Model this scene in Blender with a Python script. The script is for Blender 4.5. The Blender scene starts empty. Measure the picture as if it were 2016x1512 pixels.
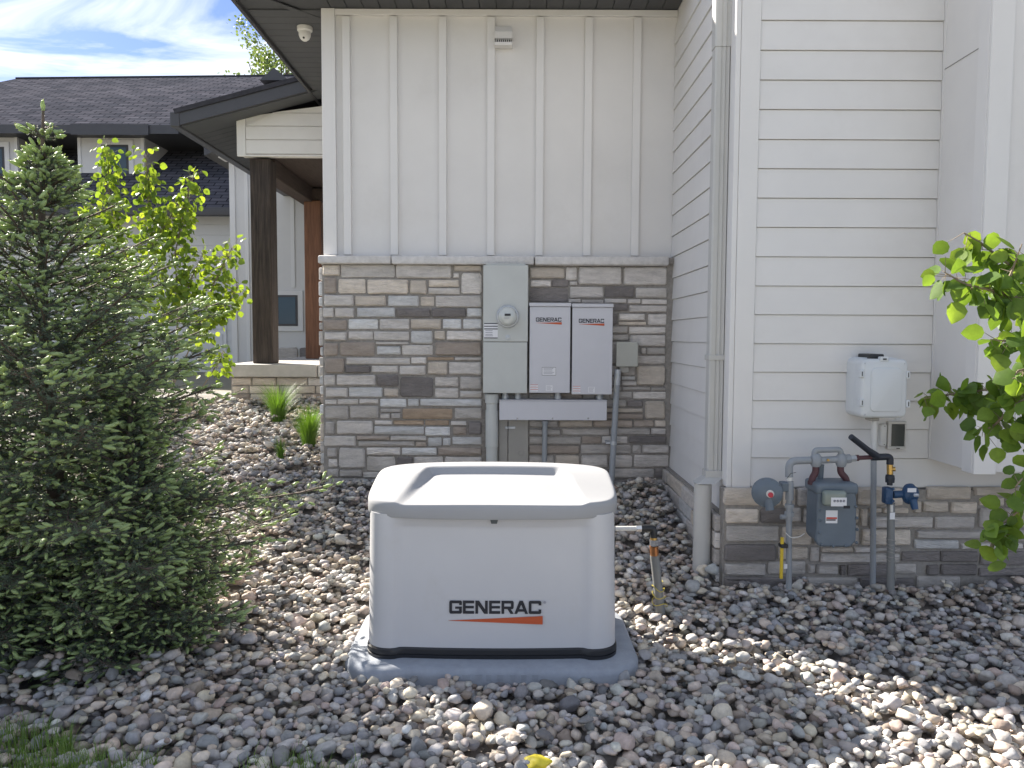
import bpy, bmesh, math, random
import numpy as np
from mathutils import Vector, Matrix

R = math.radians
rnd = random.Random(11)
scene = bpy.context.scene
COL = scene.collection

# ---------------------------------------------------------------- camera
CAM_H, PITCH, ROLL, FPX, IW, IH = 1.60, R(3.55), R(0.25), 1514.0, 2016.0, 1512.0
cam_data = bpy.data.cameras.new("camera")
cam_data.sensor_fit = 'HORIZONTAL'
cam_data.sensor_width = 36.0
cam_data.lens = 36.0 * FPX / IW
cam_data.clip_start = 0.05
cam_data.clip_end = 2000.0
cam = bpy.data.objects.new("camera", cam_data)
COL.objects.link(cam)
CAM_M = (Matrix.Translation((0, 0, CAM_H)) @ Matrix.Rotation(R(90) - PITCH, 4, 'X') @ Matrix.Rotation(ROLL, 4, 'Z'))
cam.matrix_world = CAM_M
scene.camera = cam
CAM_R = CAM_M.to_3x3()


def ray(x, y):
    return CAM_R @ Vector(((x - IW / 2) / FPX, (IH / 2 - y) / FPX, -1.0))


def W(x, y, Y):
    """photo position -> point of the place on the plane at depth Y"""
    d = ray(x, y)
    return Vector((d.x * Y / d.y, Y, CAM_H + d.z * Y / d.y))


def WX(x, y, X):
    """photo position -> point on the plane at lateral position X"""
    d = ray(x, y)
    t = X / d.x
    return Vector((X, d.y * t, CAM_H + d.z * t))


# ---------------------------------------------------------------- sky, sun, exposure
SUN_EL, SUN_AZ = R(33.0), R(47.5)      # azimuth: towards -X from +Y
sun_dir = Vector((-math.sin(SUN_AZ) * math.cos(SUN_EL), math.cos(SUN_AZ) * math.cos(SUN_EL), math.sin(SUN_EL)))
world = bpy.data.worlds.new("World")
scene.world = world
world.use_nodes = True
nt = world.node_tree
nt.nodes.clear()
wo = nt.nodes.new("ShaderNodeOutputWorld")
sky = nt.nodes.new("ShaderNodeTexSky")
sky.sky_type = 'NISHITA'
sky.sun_disc = False
sky.sun_elevation = SUN_EL
sky.sun_rotation = -SUN_AZ
sky.air_density = 0.8
sky.dust_density = 0.2
sky.ozone_density = 5.0
bg = nt.nodes.new("ShaderNodeBackground")
bg.inputs[1].default_value = 0.052
tint = nt.nodes.new('ShaderNodeVectorMath'); tint.operation = 'MULTIPLY'; tint.inputs[1].default_value = (0.98, 0.90, 0.99)
nt.links.new(sky.outputs[0], tint.inputs[0])
nt.links.new(tint.outputs[0], bg.inputs[0])
# thin high cirrus: direction projected on a flat layer, stretched noise
tc = nt.nodes.new("ShaderNodeTexCoord")
sep = nt.nodes.new("ShaderNodeSeparateXYZ")
nt.links.new(tc.outputs['Generated'], sep.inputs[0])
mx = nt.nodes.new("ShaderNodeMath"); mx.operation = 'MAXIMUM'; mx.inputs[1].default_value = 0.06
nt.links.new(sep.outputs[2], mx.inputs[0])
dv = nt.nodes.new("ShaderNodeVectorMath"); dv.operation = 'DIVIDE'
cmb = nt.nodes.new("ShaderNodeCombineXYZ")
for i in range(3):
    nt.links.new(mx.outputs[0], cmb.inputs[i])
nt.links.new(tc.outputs['Generated'], dv.inputs[0])
nt.links.new(cmb.outputs[0], dv.inputs[1])
mp = nt.nodes.new("ShaderNodeMapping")
mp.inputs['Rotation'].default_value = (0, 0, R(35))
mp.inputs['Scale'].default_value = (0.75, 1.5, 1.0)
mp.inputs['Location'].default_value = (0.7, 0.35, 0.0)
nt.links.new(dv.outputs[0], mp.inputs[0])
nz = nt.nodes.new("ShaderNodeTexNoise")
nz.inputs['Scale'].default_value = 1.25
nz.inputs['Detail'].default_value = 7.0
nz.inputs['Roughness'].default_value = 0.58
nz.inputs['Distortion'].default_value = 0.9
nt.links.new(mp.outputs[0], nz.inputs[0])
cr = nt.nodes.new("ShaderNodeValToRGB")
cr.color_ramp.elements[0].position = 0.40
cr.color_ramp.elements[0].color = (0, 0, 0, 1)
cr.color_ramp.elements[1].position = 0.62
cr.color_ramp.elements[1].color = (0.92, 0.92, 0.92, 1)
nt.links.new(nz.outputs[0], cr.inputs[0])
bg2 = nt.nodes.new("ShaderNodeBackground")
bg2.inputs[0].default_value = (0.92, 0.96, 1.0, 1)
bg2.inputs[1].default_value = 0.42
mxs = nt.nodes.new("ShaderNodeMixShader")
nt.links.new(cr.outputs[0], mxs.inputs[0])
nt.links.new(bg.outputs[0], mxs.inputs[1])
nt.links.new(bg2.outputs[0], mxs.inputs[2])
nt.links.new(mxs.outputs[0], wo.inputs[0])

sun_data = bpy.data.lights.new("sun", 'SUN')
sun_data.energy = 4.6
sun_data.angle = R(0.55)
sun_data.color = (1.0, 0.925, 0.82)
sun = bpy.data.objects.new("sun", sun_data)
COL.objects.link(sun)
sun.rotation_euler = (-sun_dir).to_track_quat('-Z', 'Y').to_euler()
sun.location = (-8, 8, 9)

vs = scene.view_settings
vs.view_transform = 'Standard'
vs.look = 'None'
vs.exposure = 1.8
vs.gamma = 1.0
vs.use_curve_mapping = False
scene.render.engine = 'CYCLES'
scene.cycles.use_denoising = True
scene.cycles.max_bounces = 8
scene.cycles.diffuse_bounces = 4
scene.cycles.transparent_max_bounces = 8


# ---------------------------------------------------------------- helpers
def S(r, g, b):
    def f(c):
        c /= 255.0
        return c / 12.92 if c <= 0.04045 else ((c + 0.055) / 1.055) ** 2.4
    return (f(r), f(g), f(b))


MATS = {}


def mat(name, color, rough=0.6, metal=0.0, noise=None, bump=None, spec=0.5, trans=0.0, source=None, stretch=None, coat=0.0, dirt=None):
    """noise=(scale, amount) mottles the colour, bump=(scale, strength, distance)"""
    if name in MATS:
        return MATS[name]
    m = bpy.data.materials.new(name)
    m.use_nodes = True
    t = m.node_tree
    n, l = t.nodes, t.links
    b = n["Principled BSDF"]
    b.inputs['Base Color'].default_value = (*color, 1)
    b.inputs['Roughness'].default_value = rough
    b.inputs['Metallic'].default_value = metal
    b.inputs['Specular IOR Level'].default_value = spec
    if coat:
        b.inputs['Coat Weight'].default_value = coat
        b.inputs['Coat Roughness'].default_value = 0.15
    vec = None
    if noise or bump or dirt:
        g = n.new("ShaderNodeNewGeometry")
        vec = g.outputs['Position']
        if stretch:
            mpn = n.new("ShaderNodeMapping")
            mpn.inputs['Scale'].default_value = stretch
            l.new(vec, mpn.inputs[0])
            vec = mpn.outputs[0]
    colsock = None
    if source == 'object':
        oi = n.new("ShaderNodeObjectInfo")
        colsock = oi.outputs['Color']
    elif source == 'attr':
        at = n.new("ShaderNodeAttribute")
        at.attribute_name = "Col"
        colsock = at.outputs['Color']
    if noise:
        tx = n.new("ShaderNodeTexNoise")
        tx.inputs['Scale'].default_value = noise[0]
        tx.inputs['Detail'].default_value = 6.0
        tx.inputs['Roughness'].default_value = 0.62
        l.new(vec, tx.inputs['Vector'])
        mr = n.new("ShaderNodeMapRange")
        mr.inputs['From Min'].default_value = 0.25
        mr.inputs['From Max'].default_value = 0.75
        mr.inputs['To Min'].default_value = 1.0 - noise[1]
        mr.inputs['To Max'].default_value = 1.0 + noise[1]
        l.new(tx.outputs[0], mr.inputs[0])
        mm = n.new("ShaderNodeVectorMath")
        mm.operation = 'SCALE'
        if colsock:
            l.new(colsock, mm.inputs[0])
        else:
            mm.inputs[0].default_value = color
        l.new(mr.outputs[0], mm.inputs['Scale'])
        colsock = mm.outputs[0]
    if dirt:
        tx2 = n.new("ShaderNodeTexNoise")
        tx2.inputs['Scale'].default_value = dirt[0]
        tx2.inputs['Detail'].default_value = 8.0
        tx2.inputs['Roughness'].default_value = 0.7
        l.new(vec, tx2.inputs['Vector'])
        mr2 = n.new("ShaderNodeMapRange")
        mr2.inputs['From Min'].default_value = dirt[2]
        mr2.inputs['From Max'].default_value = dirt[2] + 0.16
        mr2.inputs['To Max'].default_value = dirt[1]
        l.new(tx2.outputs[0], mr2.inputs[0])
        mxn = n.new("ShaderNodeMix")
        mxn.data_type = 'RGBA'
        l.new(mr2.outputs[0], mxn.inputs[0])
        if colsock:
            l.new(colsock, mxn.inputs[6])
        else:
            mxn.inputs[6].default_value = (*color, 1)
        mxn.inputs[7].default_value = (*dirt[3], 1)
        colsock = mxn.outputs[2]
    if colsock:
        l.new(colsock, b.inputs['Base Color'])
    if bump:
        tb = n.new("ShaderNodeTexNoise")
        tb.inputs['Scale'].default_value = bump[0]
        tb.inputs['Detail'].default_value = 5.0
        l.new(vec, tb.inputs['Vector'])
        bp = n.new("ShaderNodeBump")
        bp.inputs['Strength'].default_value = bump[1]
        bp.inputs['Distance'].default_value = bump[2] if len(bump) > 2 else 0.002
        l.new(tb.outputs[0], bp.inputs['Height'])
        l.new(bp.outputs[0], b.inputs['Normal'])
    if trans:
        o = n["Material Output"]
        tr = n.new("ShaderNodeBsdfTranslucent")
        if colsock:
            hs = n.new("ShaderNodeVectorMath")
            hs.operation = 'MULTIPLY'
            hs.inputs[1].default_value = (1.35, 1.25, 0.55)
            l.new(colsock, hs.inputs[0])
            l.new(hs.outputs[0], tr.inputs[0])
        else:
            tr.inputs[0].default_value = (min(1, color[0] * 1.35), min(1, color[1] * 1.25), color[2] * 0.55, 1)
        ms = n.new("ShaderNodeMixShader")
        ms.inputs[0].default_value = trans
        l.new(b.outputs[0], ms.inputs[1])
        l.new(tr.outputs[0], ms.inputs[2])
        l.new(ms.outputs[0], o.inputs[0])
    MATS[name] = m
    return m


ORG = {}


def origin_of(o):
    return ORG.get(o.name, Vector((0, 0, 0))) if o else Vector((0, 0, 0))


def link(o, parent=None, org=None):
    COL.objects.link(o)
    if parent:
        o.parent = parent
    if org is not None:
        ORG[o.name] = Vector(org)
        o.location = Vector(org) - origin_of(parent)
    return o


def tag(o, label=None, cat=None, group=None, kind=None):
    if label:
        o["label"] = label
    if cat:
        o["category"] = cat
    if group:
        o["group"] = group
    if kind:
        o["kind"] = kind
    return o


def thing(name, loc, label, cat, group=None):
    o = bpy.data.objects.new(name, None)
    o.empty_display_size = 0.1
    link(o, None, loc)
    return tag(o, label, cat, group)


class MB:
    def __init__(s):
        s.v, s.f = [], []

    def add(s, verts, faces):
        o = len(s.v)
        s.v += [Vector(p) for p in verts]
        s.f += [tuple(i + o for i in f) for f in faces]
        return s

    def box(s, x0, x1, y0, y1, z0, z1, ch=0.0, rot=None, piv=None):
        if ch <= 0:
            vs_ = [(x, y, z) for x in (x0, x1) for y in (y0, y1) for z in (z0, z1)]
            fs = [(0, 1, 3, 2), (4, 6, 7, 5), (0, 4, 5, 1), (2, 3, 7, 6), (0, 2, 6, 4), (1, 5, 7, 3)]
        else:
            bm = bmesh.new()
            bmesh.ops.create_cube(bm, size=1.0)
            for q in bm.verts:
                q.co = Vector(((x0 + x1) / 2 + q.co.x * (x1 - x0), (y0 + y1) / 2 + q.co.y * (y1 - y0), (z0 + z1) / 2 + q.co.z * (z1 - z0)))
            seg = 3 if ch > 0.012 else (2 if ch > 0.004 else 1)
            bmesh.ops.bevel(bm, geom=bm.edges[:], offset=ch, segments=seg, profile=0.5, affect='EDGES')
            bm.verts.index_update()
            vs_ = [tuple(q.co) for q in bm.verts]
            fs = [tuple(q.index for q in f.verts) for f in bm.faces]
            bm.free()
        if rot is not None:
            p = Vector(piv) if piv is not None else Vector(((x0 + x1) / 2, (y0 + y1) / 2, (z0 + z1) / 2))
            vs_ = [rot @ (Vector(q) - p) + p for q in vs_]
        return s.add(vs_, fs)

    def tube(s, pts, r, n=12, caps=True):
        pts = [Vector(p) for p in pts]
        rs = r if isinstance(r, (list, tuple)) else [r] * len(pts)
        tang = []
        for i in range(len(pts)):
            a = pts[max(0, i - 1)]
            b = pts[min(len(pts) - 1, i + 1)]
            tang.append((b - a).normalized())
        ref = Vector((0, 0, 1)) if abs(tang[0].z) < 0.9 else Vector((1, 0, 0))
        u = tang[0].cross(ref).normalized()
        verts, faces = [], []
        for i, p in enumerate(pts):
            u = (u - tang[i] * u.dot(tang[i])).normalized()
            w = tang[i].cross(u)
            for k in range(n):
                a = 2 * math.pi * k / n
                verts.append(p + (u * math.cos(a) + w * math.sin(a)) * rs[i])
        for i in range(len(pts) - 1):
            for k in range(n):
                k2 = (k + 1) % n
                faces.append((i * n + k, i * n + k2, (i + 1) * n + k2, (i + 1) * n + k))
        if caps:
            faces.append(tuple(range(n - 1, -1, -1)))
            faces.append(tuple((len(pts) - 1) * n + k for k in range(n)))
        return s.add(verts, faces)

    def lathe(s, base, axis, prof, n=20):
        """prof: list of (distance along axis, radius)"""
        ax = Vector(axis).normalized()
        base = Vector(base)
        # separate rings so that steps stay sharp
        ref = Vector((0, 0, 1)) if abs(ax.z) < 0.9 else Vector((1, 0, 0))
        u = ax.cross(ref).normalized()
        w = ax.cross(u)
        verts, faces = [], []
        for d, rr in prof:
            for k in range(n):
                a = 2 * math.pi * k / n
                verts.append(base + ax * d + (u * math.cos(a) + w * math.sin(a)) * max(rr, 1e-4))
        for i in range(len(prof) - 1):
            for k in range(n):
                k2 = (k + 1) % n
                faces.append((i * n + k, i * n + k2, (i + 1) * n + k2, (i + 1) * n + k))
        faces.append(tuple(range(n - 1, -1, -1)))
        faces.append(tuple((len(prof) - 1) * n + k for k in range(n)))
        return s.add(verts, faces)

    def prism(s, poly, y0, y1):
        """poly in (x, z), extruded from y0 (front) to y1"""
        n = len(poly)
        verts = [(p[0], y0, p[1]) for p in poly] + [(p[0], y1, p[1]) for p in poly]
        faces = [tuple(range(n)), tuple(range(2 * n - 1, n - 1, -1))]
        for i in range(n):
            j = (i + 1) % n
            faces.append((i, i + n, j + n, j))
        return s.add(verts, faces)

    def build(s, name, m, parent=None, smooth=False, angle=None, org=None):
        me = bpy.data.meshes.new(name)
        if org is None:
            if s.v:
                a = np.array([tuple(q) for q in s.v])
                c = (a.min(0) + a.max(0)) / 2
                c[2] = a[:, 2].min()
                org = Vector(c)
            else:
                org = Vector((0, 0, 0))
        org = Vector(org)
        me.from_pydata([tuple(q - org) for q in s.v], [], s.f)
        bm = bmesh.new()
        bm.from_mesh(me)
        bmesh.ops.recalc_face_normals(bm, faces=bm.faces[:])
        bm.to_mesh(me)
        bm.free()
        if m:
            me.materials.append(m)
        if smooth:
            me.polygons.foreach_set("use_smooth", [True] * len(me.polygons))
            if angle:
                me.set_sharp_from_angle(angle=R(angle))
        me.update()
        o = bpy.data.objects.new(name, me)
        link(o, parent, org)
        return o


def box(name, m, parent, x0, x1, y0, y1, z0, z1, ch=0.0, **k):
    return MB().box(x0, x1, y0, y1, z0, z1, ch, **k).build(name, m, parent, smooth=ch > 0.012, angle=35)


def pbox(name, m, parent, xa, ya, xb, yb, Y, depth, ch=0.0, smooth=None):
    """box whose front face fills the photo rectangle at depth Y, going back by depth"""
    a, b = W(xa, yb, Y), W(xb, ya, Y)
    return box(name, m, parent, a.x, b.x, Y, Y + depth, a.z, b.z, ch)


def tube(name, m, parent, pts, r, n=14, angle=40):
    return MB().tube(pts, r, n).build(name, m, parent, smooth=True, angle=angle)


def arc_pts(pts, rad=0.03, n=5):
    """round the corners of a polyline"""
    pts = [Vector(p) for p in pts]
    out = [pts[0]]
    for i in range(1, len(pts) - 1):
        a, b, c = pts[i - 1], pts[i], pts[i + 1]
        d1, d2 = (a - b), (c - b)
        k = min(rad, d1.length * 0.45, d2.length * 0.45)
        p1, p2 = b + d1.normalized() * k, b + d2.normalized() * k
        for j in range(n + 1):
            t = j / n
            out.append(p1 * (1 - t) ** 2 + b * 2 * t * (1 - t) + p2 * t * t)
    out.append(pts[-1])
    return out


def np_mesh(name, verts, tris, m, parent=None, cols=None, smooth=False, org=(0, 0, 0)):
    """big triangle mesh straight from arrays"""
    org = Vector(org)
    verts = np.asarray(verts, dtype=np.float32) - np.array(org, dtype=np.float32)
    tris = np.asarray(tris, dtype=np.int32)
    me = bpy.data.meshes.new(name)
    me.vertices.add(len(verts))
    me.vertices.foreach_set("co", verts.ravel())
    me.loops.add(tris.size)
    me.loops.foreach_set("vertex_index", tris.ravel())
    me.polygons.add(len(tris))
    me.polygons.foreach_set("loop_start", np.arange(0, tris.size, 3, dtype=np.int32))
    me.polygons.foreach_set("loop_total", np.full(len(tris), 3, dtype=np.int32))
    if smooth:
        me.polygons.foreach_set("use_smooth", np.ones(len(tris), dtype=bool))
    me.update(calc_edges=True)
    me.validate()
    if cols is not None:
        at = me.color_attributes.new("Col", 'FLOAT_COLOR', 'POINT')
        c4 = np.ones((len(verts), 4), dtype=np.float32)
        c4[:, :3] = cols
        at.data.foreach_set("color", c4.ravel())
    if m:
        me.materials.append(m)
    o = bpy.data.objects.new(name, me)
    link(o, parent, org)
    return o


# ---------------------------------------------------------------- ground
def ground_h(X, Y):
    X = np.asarray(X, dtype=float)
    Y = np.asarray(Y, dtype=float)
    h = np.interp(Y, [-100, 2.0, 3.9, 4.6, 5.2, 6.4, 7.4, 8.8, 12, 200], [-0.05, -0.01, 0.0, 0.085, 0.19, 0.40, 0.60, 0.90, 0.92, 0.92])
    hr = np.interp(Y, [-100, 2.0, 3.9, 4.6, 200], [-0.05, -0.01, 0.02, 0.11, 0.11])
    k = np.clip((X - 1.2) / 0.3, 0, 1)
    h = h * (1 - k) + hr * k
    h = h + 0.012 * np.sin(X * 3.1 + 1.3 * np.sin(Y * 1.7)) * np.cos(Y * 2.3)
    return h


def gh(x, y):
    return float(ground_h(x, y))


M_soil = mat("soil", (0.13, 0.115, 0.10), 0.95, noise=(14, 0.35), bump=(60, 0.6, 0.01))
gx = np.concatenate([np.linspace(-400, -8, 12), np.linspace(-7, 7, 71), np.linspace(8, 400, 12)])
gy = np.concatenate([np.linspace(-400, -2, 10), np.linspace(-1, 13, 85), np.linspace(14, 500, 12)])
GX, GY = np.meshgrid(gx, gy, indexing='ij')
GV = np.stack([GX, GY, ground_h(GX, GY) - 0.038 * ((GY > 2.0) & (GY < 8.8))], -1).reshape(-1, 3)
ni, nj = len(gx), len(gy)
ii, jj = np.meshgrid(np.arange(ni - 1), np.arange(nj - 1), indexing='ij')
q0 = (ii * nj + jj).ravel(); q1 = ((ii + 1) * nj + jj).ravel(); q2 = ((ii + 1) * nj + jj + 1).ravel(); q3 = (ii * nj + jj + 1).ravel()
GT = np.concatenate([np.stack([q0, q1, q2], 1), np.stack([q0, q2, q3], 1)])


def lawn_material():
    m = mat("ground_soil_and_lawn", (0.24, 0.22, 0.20), 0.95, noise=(14, 0.35), bump=(60, 0.6, 0.01))
    t = m.node_tree
    n, l = t.nodes, t.links
    b = n["Principled BSDF"]
    src = b.inputs['Base Color'].links[0].from_socket
    g = n.new("ShaderNodeNewGeometry")
    sp = n.new("ShaderNodeSeparateXYZ")
    l.new(g.outputs['Position'], sp.inputs[0])
    far = n.new("ShaderNodeMath"); far.operation = 'GREATER_THAN'; far.inputs[1].default_value = 9.6
    l.new(sp.outputs[1], far.inputs[0])
    near = n.new("ShaderNodeMath"); near.operation = 'LESS_THAN'; near.inputs[1].default_value = 2.35
    l.new(sp.outputs[1], near.inputs[0])
    ad = n.new("ShaderNodeMath"); ad.operation = 'MAXIMUM'
    l.new(far.outputs[0], ad.inputs[0]); l.new(near.outputs[0], ad.inputs[1])
    mxn = n.new("ShaderNodeMix"); mxn.data_type = 'RGBA'
    l.new(ad.outputs[0], mxn.inputs[0])
    l.new(src, mxn.inputs[6])
    tx = n.new("ShaderNodeTexNoise"); tx.inputs['Scale'].default_value = 3.0; tx.inputs['Detail'].default_value = 8
    l.new(g.outputs['Position'], tx.inputs['Vector'])
    rp = n.new("ShaderNodeValToRGB")
    rp.color_ramp.elements[0].color = (0.17, 0.17, 0.12, 1)
    rp.color_ramp.elements[1].color = (0.30, 0.28, 0.22, 1)
    l.new(tx.outputs[0], rp.inputs[0])
    l.new(rp.outputs[0], mxn.inputs[7])
    l.new(mxn.outputs[2], b.inputs['Base Color'])
    return m


ground = np_mesh("ground", GV, GT, lawn_material(), smooth=True)
tag(ground, "gravelled ground sloping up to the house wall", "ground", kind="structure")

M_bounce = mat("bounce_sheet_pale", (0.60, 0.57, 0.53), 0.9, noise=(1.2, 0.12), bump=(40, 0.4, 0.004))  # pale ground added out of view, bounces sunlight onto the shaded walls
dv_m = MB().add([(-14, -16, gh(0, -16) + 0.004), (14, -16, gh(0, -16) + 0.004), (14, 0.9, gh(0, 0.9) + 0.006), (-14, 0.9, gh(0, 0.9) + 0.006)], [(0, 1, 2, 3)])
tag(dv_m.build("bounce_sheet", M_bounce), "unseen pale ground added behind the camera to bounce sunlight onto the walls", "bounce_sheet", kind="structure")

# ---------------------------------------------------------------- materials of the house
PAINT = (0.70, 0.685, 0.665)
M_siding = mat("siding_paint", PAINT, 0.62, noise=(2.2, 0.04), dirt=(1.4, 0.30, 0.54, (0.60, 0.575, 0.545)), bump=(260, 0.12, 0.001), spec=0.35)
M_panel = mat("panel_paint", (0.685, 0.667, 0.645), 0.66, noise=(1.6, 0.045), bump=(330, 0.15, 0.001), spec=0.3, dirt=(1.2, 0.30, 0.54, (0.58, 0.555, 0.52)))
M_trim = mat("trim_paint", (0.70, 0.684, 0.664), 0.6, noise=(2.5, 0.03), bump=(260, 0.1, 0.001), spec=0.35)
M_soffit = mat("dark_soffit", (0.060, 0.063, 0.068), 0.55, noise=(5, 0.12))
M_fascia = mat("dark_fascia_metal", (0.050, 0.050, 0.055), 0.42, noise=(6, 0.1))
M_mortar = mat("mortar", (0.29, 0.27, 0.245), 0.95, noise=(40, 0.25), bump=(160, 0.7, 0.004))
M_cap = mat("ledge_stone", (0.60, 0.58, 0.56), 0.85, noise=(22, 0.16), bump=(70, 0.7, 0.006))
STONE_COLS = {
    'l': (0.64, 0.60, 0.56), 't': (0.62, 0.55, 0.47), 'w': (0.62, 0.615, 0.605), 'd': (0.215, 0.195, 0.185),
    'b': (0.40, 0.34, 0.29), 'B': (0.42, 0.32, 0.23), 'g': (0.52, 0.485, 0.45)}
VENEER = {}
for k_, c_ in STONE_COLS.items():
    for j_ in range(3):
        f_ = (0.9, 1.0, 1.1)[j_]
        VENEER[k_ + str(j_)] = mat("veneer_stone_" + k_ + str(j_), tuple(q * f_ for q in c_), 0.9,
                                   noise=((9, 13, 17)[j_], 0.22), bump=((60, 80, 50)[j_], 1.0, 0.012),
                                   stretch=(0.7, 1.0, 2.6), dirt=(7, 0.4, 0.56, tuple(q * 0.6 for q in c_)))

house = thing("house", (0.0, 6.44, gh(0, 6.4)), "pale grey board and batten house with a stone base and a timber porch", "house")

YB, YR, XL, XC, YS = 6.44, 4.65, W(636, 500, 6.44).x, 1.335, 6.36
ZS = 4.25                                   # soffit height
XL = W(637, 300, 6.44).x

# --- recessed wall with boards and battens
back_wall = box("back_wall", M_panel, house, XL + 0.02, XC, YB, 14.0, 0.2, ZS)
for bx0, bx1 in ((676, 690), (768, 783), (864, 879), (959, 974), (1055, 1070), (1151, 1164), (1245, 1260)):
    a = W((bx0 + bx1) / 2, 260, YB - 0.02)
    wdt = 0.062
    box("batten", M_trim, back_wall, a.x - wdt / 2, a.x + wdt / 2, YB - 0.032, YB, W(900, 503, YB).z, W(900, 36, YB).z + 0.002, 0.002)
zt = W(900, 33, YB).z
box("frieze_board", M_trim, back_wall, XL + 0.112, XC - 0.004, YB - 0.035, YB, zt, ZS - 0.006, 0.002)
box("corner_board", M_trim, back_wall, XL, XL + 0.11, YB - 0.038, YB, W(700, 503, YB).z, ZS - 0.003, 0.003)
# left flank of that wall
flank = box("side_wall_panel", M_panel, house, XL, XL + 0.018, YB + 0.001, 14.0, 0.2, ZS - 0.004)

# --- ledge of cut stone on top of the veneer
ledge = MB().box(XL - 0.02, XC - 0.01, 6.34, YB - 0.002, W(900, 519, 6.3).z + 0.012, W(900, 505, 6.3).z, 0.0).build("stone_ledge", M_mortar, house)
for i, (xa, xb) in enumerate(((625, 769), (770, 1052), (1053, 1318))):
    a, b = W(xa, 519.5, 6.28), W(xb, 504, 6.28)
    o = MB().box(a.x + 0.002, b.x - 0.002, 6.28, YB - 0.006, a.z + (0.004, 0, -0.006)[i], b.z + (0.003, 0, -0.003)[i], 0.012)
    for q in o.v:
        q.y += rnd.uniform(-0.004, 0.004)
        q.z += rnd.uniform(-0.002, 0.002)
    o.build("ledge_stone", M_cap, ledge, smooth=True, angle=50)

# --- stone veneer, each stone where it sits
STONES_L = """18,38,135,112,t 138,35,498,124,l 502,36,872,128,l 885,40,1070,82,t 880,92,922,126,l 932,90,1073,235,l
26,120,112,228,b 120,130,306,230,t 312,132,588,234,t 592,138,710,234,t 718,135,922,186,t 716,190,928,236,l
28,236,226,314,l 232,240,440,312,t 448,242,656,316,w 664,246,758,312,t 764,240,1072,322,l
20,320,94,388,l 100,322,230,388,l 244,320,500,386,w 504,324,735,388,d 737,325,968,389,d 970,324,1072,384,w
24,398,180,472,b 188,396,386,466,w 394,394,594,468,l 600,394,804,464,t 810,394,938,464,w 944,394,1072,464,w
30,482,178,540,l 188,476,352,534,l 356,478,592,540,l 600,474,748,562,w 542,566,748,638,l 756,472,830,534,t 836,474,1072,540,l
26,552,122,642,b 130,546,365,642,b 370,546,590,566,l 376,574,536,634,w 760,546,1072,640,b
32,652,164,756,b 174,650,598,698,l 602,648,706,694,l 710,646,886,670,B 892,648,1070,670,l
168,703,336,754,d 340,704,520,752,l 526,703,702,768,l 710,676,846,766,t 850,678,1070,766,l
26,764,104,838,g 110,762,370,838,g 376,762,522,844,d 528,778,752,914,d 760,778,918,844,g 924,776,1072,862,g
38,848,186,916,l 190,846,416,914,w 422,852,522,910,t 758,852,918,920,g 924,870,1074,916,l
34,928,112,962,l 116,924,256,962,g 260,924,388,958,l 396,922,574,980,w 580,922,656,974,w 662,924,1074,974,w
36,970,192,1060,g 198,968,390,1054,g 400,988,536,1012,g 398,1018,466,1056,g 470,1016,538,1056,g 544,986,878,1060,B 888,980,1074,1058,g
36,1072,98,1158,g 110,1066,352,1158,l 362,1066,480,1096,l 486,1064,688,1096,B 694,1064,856,1100,B 864,1070,972,1100,l 978,1072,1072,1162,d
358,1104,690,1160,w 694,1106,862,1170,w 878,1104,972,1164,b
28,1168,240,1238,l 246,1166,462,1196,b 466,1168,706,1200,l 254,1202,628,1238,g 632,1206,708,1240,b 714,1178,808,1238,w 812,1180,866,1234,w 874,1174,1072,1228,w
48,1246,114,1312,g 124,1246,302,1384,l 308,1244,534,1296,l 540,1246,774,1298,w 778,1244,1072,1298,b 56,1320,118,1376,l 310,1302,502,1402,l 506,1304,616,1402,d 620,1304,818,1402,g 822,1304,1074,1402,l
50,1386,126,1440,g 130,1392,280,1440,g 284,1408,520,1446,l 526,1408,800,1450,g 806,1408,1074,1450,g
60,1448,300,1500,g 306,1450,620,1500,d 626,1454,1074,1500,b"""
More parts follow.
